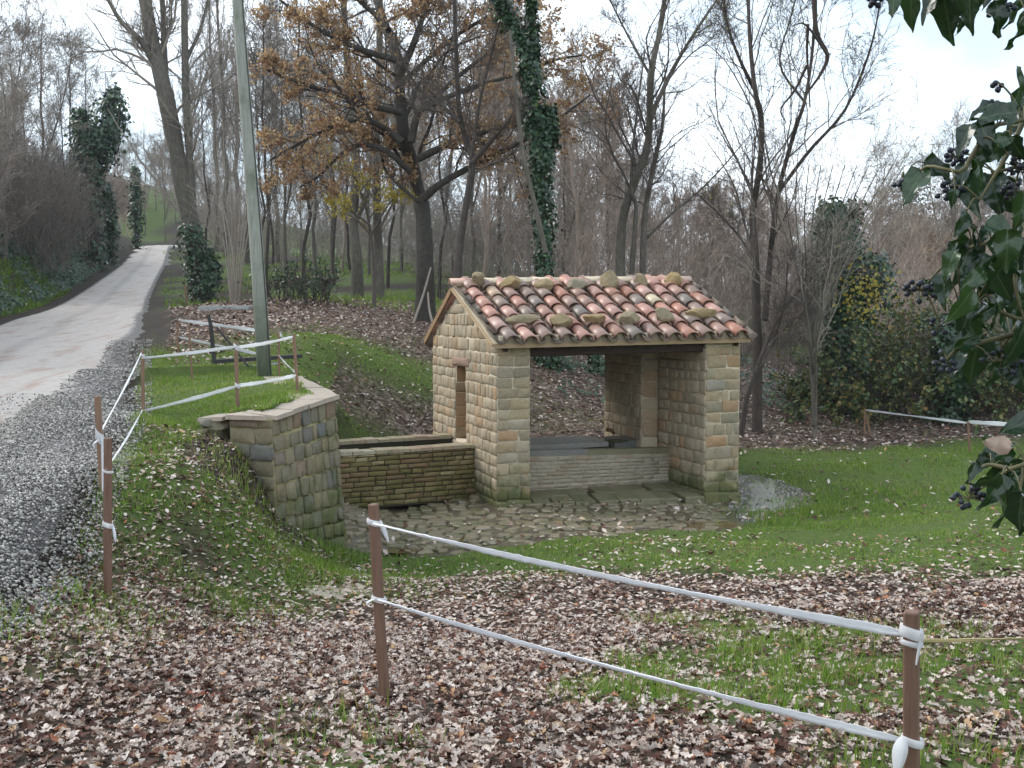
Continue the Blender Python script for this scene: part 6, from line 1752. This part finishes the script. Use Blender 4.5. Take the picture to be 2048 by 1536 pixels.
# ------------------------------------------------------------------ ivy hanging into the frame on the right
M_ivy, nt, b = newmat('glossy_ivy_leaf', 0.17, 0.45)
rnd = N(nt, 'ShaderNodeObjectInfo').outputs['Random']
tcx = N(nt, 'ShaderNodeTexCoord').outputs['Object']
sx = N(nt, 'ShaderNodeSeparateXYZ', {'Vector': tcx})
rib = math_(nt, 'ABSOLUTE', sx.outputs['X'])
vein = math_(nt, 'ABSOLUTE', math_(nt, 'SINE', math_(nt, 'MULTIPLY', math_(nt, 'SUBTRACT', sx.outputs['Y'], math_(nt, 'MULTIPLY', rib, 0.9)), 17.0)))
vk = math_(nt, 'MAXIMUM', mapr(nt, rib, 0.0, 0.03, 1, 0), mapr(nt, vein, 0.0, 0.12, 0.45, 0))
c = ramp(nt, rnd, [(0, (0.006, 0.016, 0.008)), (0.5, (0.010, 0.027, 0.012)), (0.85, (0.017, 0.042, 0.015)), (1, (0.03, 0.06, 0.018))])
c = mixc(nt, math_(nt, 'MULTIPLY', vk, 0.4), c, (0.13, 0.17, 0.085))
setc(nt, b, c)
bump(nt, b, noise(nt, 90, 3), 0.25, 0.002)
trn = N(nt, 'ShaderNodeBsdfTranslucent', {'Color': (0.10, 0.22, 0.04, 1)})
mx = N(nt, 'ShaderNodeMixShader', {0: 0.05, 1: b.outputs[0], 2: trn.outputs[0]})
nt.links.new(mx.outputs[0], nt.nodes['Material Output'].inputs['Surface'])
M_berry, nt, b = newmat('black_ivy_berry', 0.42, 0.4)
setc(nt, b, ramp(nt, noise(nt, 160, 3), [(0.3, (0.008, 0.010, 0.017)), (0.75, (0.028, 0.034, 0.05))]))
M_ivystem, nt, b = newmat('ivy_stem', 0.6, 0.3)
setc(nt, b, ramp(nt, noise(nt, 30, 4), [(0.3, (0.06, 0.055, 0.028)), (0.7, (0.13, 0.12, 0.055))]))
M_dead, nt, b = newmat('dead_leaf', 0.5, 0.4); setc(nt, b, ramp(nt, noise(nt, 60, 4), [(0.3, (0.30, 0.20, 0.15)), (0.7, (0.44, 0.33, 0.26))]))
def ivy_leaf_mesh(seed, wavy=.05):
    r = np.random.default_rng(seed)
    ys = np.array([0, .10, .24, .42, .6, .78, .92, 1.0]); hw = np.array([.05, .24, .31, .26, .21, .11, .035, 0.0]) * r.uniform(.85, 1.1)
    V = []; 
    for i, (y_, h) in enumerate(zip(ys, hw)):
        bend = -.22 * (y_ ** 2) * r.uniform(.8, 1.2)
        for sx_ in (-1, -.55, 0, .55, 1):
            V.append((sx_ * h, y_ - .06 * abs(sx_) * (i == 1), .30 * abs(sx_) * h + wavy * 1.7 * math.sin(y_ * 12 + sx_ * 3 + seed) * abs(sx_) + bend))
    Fc = [(i * 5 + k, i * 5 + k + 1, i * 5 + k + 6, i * 5 + k + 5) for i in range(7) for k in range(4)]
    me = bpy.data.meshes.new('leaf'); me.from_pydata(V, [], Fc); me.materials.append(M_ivy)
    me.polygons.foreach_set('use_smooth', [True] * len(me.polygons)); me.validate()
    return me
IVL = [ivy_leaf_mesh(i, .03 + .012 * i) for i in range(6)]
import bmesh
bm = bmesh.new(); bmesh.ops.create_icosphere(bm, subdivisions=2, radius=1); 
for v in bm.verts:
    if v.co.z > .8: v.co.z = .8 + (v.co.z - .8) * 2.2 if v.co.z > .97 else v.co.z
BERRY = bpy.data.meshes.new('berry'); bm.to_mesh(BERRY); bm.free(); BERRY.materials.append(M_berry)
BERRY.polygons.foreach_set('use_smooth', [True] * len(BERRY.polygons))
right_v, up_v, fwd_v = np.array([1, 0, 0.]), np.array([0, sp, cp]), np.array([0, cp, -sp])
ID = 1.62
# the tree the ivy hangs from stands just right of the photographer
HT = np.array([2.05, 1.35]); hg = ground(*HT)
P_ = np.array([[HT[0] + .04 * math.sin(z), HT[1], z] for z in np.linspace(hg - .1, 5.5, 14)])
host = thing('ivy_clad_tree', (HT[0], HT[1], hg), 'ivy-covered tree just beyond the right edge, from which the ivy hangs', 'tree')
ringed([P_], [np.linspace(.24, .16, 14)], M_bark_dark, 'trunk', host, 9)
k = 4200; u = rng.random(k) * 12.99; i_ = u.astype(int); a_ = rng.uniform(0, 6.28, k)
dv_ = np.stack([np.cos(a_), np.sin(a_), rng.normal(0, .3, k)], -1)
q_ = P_[i_] * (1 - (u - i_))[:, None] + P_[i_ + 1] * (u - i_)[:, None] + dv_ * (.26 + .22 * rng.random(k) + .35 * sst(8, 13, u) * rng.random(k))[:, None]
ac = Acc(); instances(ac, ivy5, ivy5f, q_, frames(dv_ + np.array([0, 0, .4]) + rng.normal(size=(k, 3)) * .3), np.stack([rng.uniform(.05, .1, k)] * 3, 1), rng.random(k))
link('foliage', ac.mesh('foliage', M_ivyfar), host)['kind'] = 'stuff'
def ivy_branch(label, stems, leaves, berries, d=ID):
    b0 = at(stems[0][0][0], stems[0][0][1], d)
    t = thing('ivy_branch', tuple(b0), label, 'ivy')
    ac = Acc()
    spath = []
    for px in stems:
        p = stemP(px, d, .02, 18); spath.append(p)
        tubes(ac, p[None], np.linspace(.0042, .0018, 18)[None], 6)
    allp = np.concatenate(spath)
    for (px, py, ang, L_) in leaves:
        dd = d + rng.uniform(-.10, .10)
        c_ = at(px, py, dd)
        L = L_ / FPX * dd * 1.0
        a = math.radians(ang + rng.uniform(-12, 12))                   # direction of the tip, 0 = right, -90 = down
        Y = nrm(right_v * math.cos(a) + up_v * math.sin(a) - fwd_v * rng.uniform(-.35, .45))
        Zv = -fwd_v + up_v * rng.uniform(-.1, 1.3) + right_v * rng.uniform(-1.3, 1.3)
        Zv = nrm(Zv - Y * (Zv @ Y)); X = np.cross(Y, Zv)
        base = c_ - Y * L * .5
        o = place('leaf', IVL[rng.integers(6)], t, base, X, Y, Zv)
        o.scale = (L, L, L)
        s0 = allp[np.argmin(((allp - base) ** 2).sum(1))]
        m_ = (s0 + base) / 2 + np.array([0, 0, .01])
        if np.linalg.norm(s0 - base) < .14: tubes(ac, smooth_path([s0, m_, base + Y * L * .06], 6)[None], np.full((1, 6), .0011), 5)
    for (px, py, nb_, spread) in berries:
        dd = d + rng.uniform(-.05, .05); c_ = at(px, py, dd)
        s0 = allp[np.argmin(((allp - c_) ** 2).sum(1))]
        ba = Acc()
        tubes(ba, smooth_path([s0, (s0 + c_) / 2 + np.array([0, 0, .012]), c_ + np.array([0, 0, .006])], 7)[None], np.full((1, 7), .0015), 5)
        R = spread / FPX * dd
        v = nrm(rng.normal(size=(nb_ * 3, 3))); pos = []
        for q in v:
            q = c_ + q * R * rng.uniform(.65, 1.05) * np.array([1.15, .9, .8])
            if all(np.linalg.norm(q - z_) > .0078 for z_ in pos): pos.append(q)
            if len(pos) == nb_: break
        for q in pos: tubes(ba, np.array([[c_, q]]), np.array([[.0008, .0007]]), 4)
        cl = link('berry_cluster', ba.mesh('berry_cluster', M_ivystem, True), t)
        for q in pos:
            dq = nrm(q - c_); X = nrm(np.cross(dq, np.array([.3, .8, .5]))); Y = np.cross(dq, X)
            o = place('berry', BERRY, cl, q, X, Y, dq); r_ = rng.uniform(.0040, .0050); o.scale = (r_, r_, r_)
    link('stem', ac.mesh('stem', M_ivystem, True), t)
    return t
ivy_branch('ivy leaves and berries hanging from the top right edge of the view', [[(2120,-40),(2000,-22),(1900,-14),(1800,-12),(1740,-10)], [(1900,-14),(1880,0),(1860,10)]],
    [(1787,8,-95,50),(1822,28,-95,72),(1893,38,-75,110),(1858,5,-120,80),(1938,28,-100,80),(1923,50,-95,40),(1950,0,-80,70),(1998,38,-80,70),(2030,22,-100,70),(2042,55,-85,85),(1975,-10,-95,60)],
    [(1748,0,8,16),(1902,28,12,22),(1998,16,14,24)])
ivy_branch('ivy spray with black berries reaching furthest left against the sky', [[(2130,215),(2048,240),(1990,252),(1950,300),(1925,342),(1890,338),(1858,332),(1835,345),(1808,356)], [(2048,240),(2020,300),(1990,350),(1960,400)], [(2048,330),(1990,345)]],
    [(2042,185,75,95),(1962,218,-150,55),(1990,228,-165,85),(1926,280,-115,70),(1972,272,-85,80),(2012,278,10,50),(2008,318,-70,70),(1882,342,-40,75),(1925,348,-100,55),(1940,388,-85,100),(1990,390,-95,95),(1825,372,-125,80),(1962,345,-60,70),(1958,318,-100,60),(1925,448,-115,65),
     (1905,398,-90,40),(2030,245,-120,80),(2020,400,-80,90),(1975,310,-150,60),(2035,300,-60,60),(2042,425,-100,80),(1998,300,-100,55)],
    [(1912,314,16,22),(1898,380,15,24),(2040,330,14,22),(2032,380,16,24),(1993,170,4,12),(1803,366,6,16),(1990,212,6,14)])
ivy_branch('dense ivy of large glossy leaves at the right edge, level with the thicket', [[(2130,470),(2048,480),(1965,488),(1920,505),(1890,528),(1856,565)], [(2130,620),(2048,640),(1970,612),(1915,630),(1880,648)], [(2120,600),(2048,640),(2015,680),(1998,708)], [(2048,665),(1960,685),(1915,700),(1888,722)], [(2048,480),(2030,560),(2048,640)]],
    [(1919,476,-110,45),(1949,472,-70,50),(2010,462,-35,80),(1930,525,-105,105),(1897,533,-110,65),(1886,582,-110,75),(1866,582,-95,50),(1962,540,-100,80),(1988,508,-90,70),(2014,505,-95,90),(1994,553,-125,90),(1932,590,-120,75),(1923,615,-110,90),(1956,603,-80,70),(1990,596,-120,110),(1994,628,-80,75),(2037,610,-100,100),
     (1930,645,-100,85),(1949,655,-95,110),(1978,664,-40,75),(2014,645,-80,70),(1919,686,-160,80),(1947,722,-95,115),(1910,728,-125,65),(1982,693,-160,70),(2033,695,-115,110),(2040,745,-95,110),(1988,752,-90,60),(1903,500,-130,50),(1968,470,-140,55),(2040,520,-90,90),(2010,580,-60,70),(2020,540,-120,80),(1945,560,-140,60),(2045,575,-80,80),(1965,630,-130,70),(2025,720,-70,70),(1975,575,-70,60),(2000,480,-110,60),(2038,468,-80,70),(1950,690,-100,60)],
    [(1838,580,18,27),(1877,652,7,24),(1886,724,10,24),(2004,722,14,34),(2026,572,8,20)])
low_ivy = ivy_branch('lowest ivy sprig with berries and a dead brown leaf caught in it', [[(2130,890),(2060,925),(2020,938),(1995,955),(1950,985)], [(2020,938),(1975,930),(1945,950)], [(2050,925),(2040,980)]],
    [(1975,913,-160,60),(1962,928,-140,50),(1945,946,-120,50),(1970,965,-150,70),(2000,932,-110,80),(1988,985,-130,90),(2018,998,-100,120),(2036,1030,-85,100),(2032,955,-80,80),(2002,897,-150,65),(2036,850,-160,80),(2042,985,-70,90),(2015,960,-50,60)],
    [(1938,996,17,32)])
dl = place('dead_leaf', IVL[2].copy(), low_ivy, at(2022, 893, 1.5), nrm(right_v * .2 + up_v * 1), nrm(right_v - up_v * .1), -fwd_v)
dl.data.materials.clear(); dl.data.materials.append(M_dead); dl.scale = (.05, .045, .05); dl['label'] = 'dead brown leaf'

# ------------------------------------------------------------------ damp winter air
hz = prism('haze', [np.array(p) for p in ((-430., -70., -5.), (430., -70., -5.), (430., 630., -5.), (-430., 630., -5.))], [np.array(p) for p in ((-430., -70., 40.), (430., -70., 40.), (430., 630., 40.), (-430., 630., 40.))], None)
tag(hz, None, None, None, 'stuff')
M_haze = bpy.data.materials.new('haze'); M_haze.use_nodes = True
nt = M_haze.node_tree
for n in list(nt.nodes):
    if n.type != 'OUTPUT_MATERIAL': nt.nodes.remove(n)
pv = N(nt, 'ShaderNodeVolumePrincipled', {'Color': (0.92, 0.95, 1.0, 1), 'Density': 0.0004})
nt.links.new(pv.outputs[0], nt.nodes['Material Output'].inputs['Volume'])
hz.data.materials.append(M_haze)
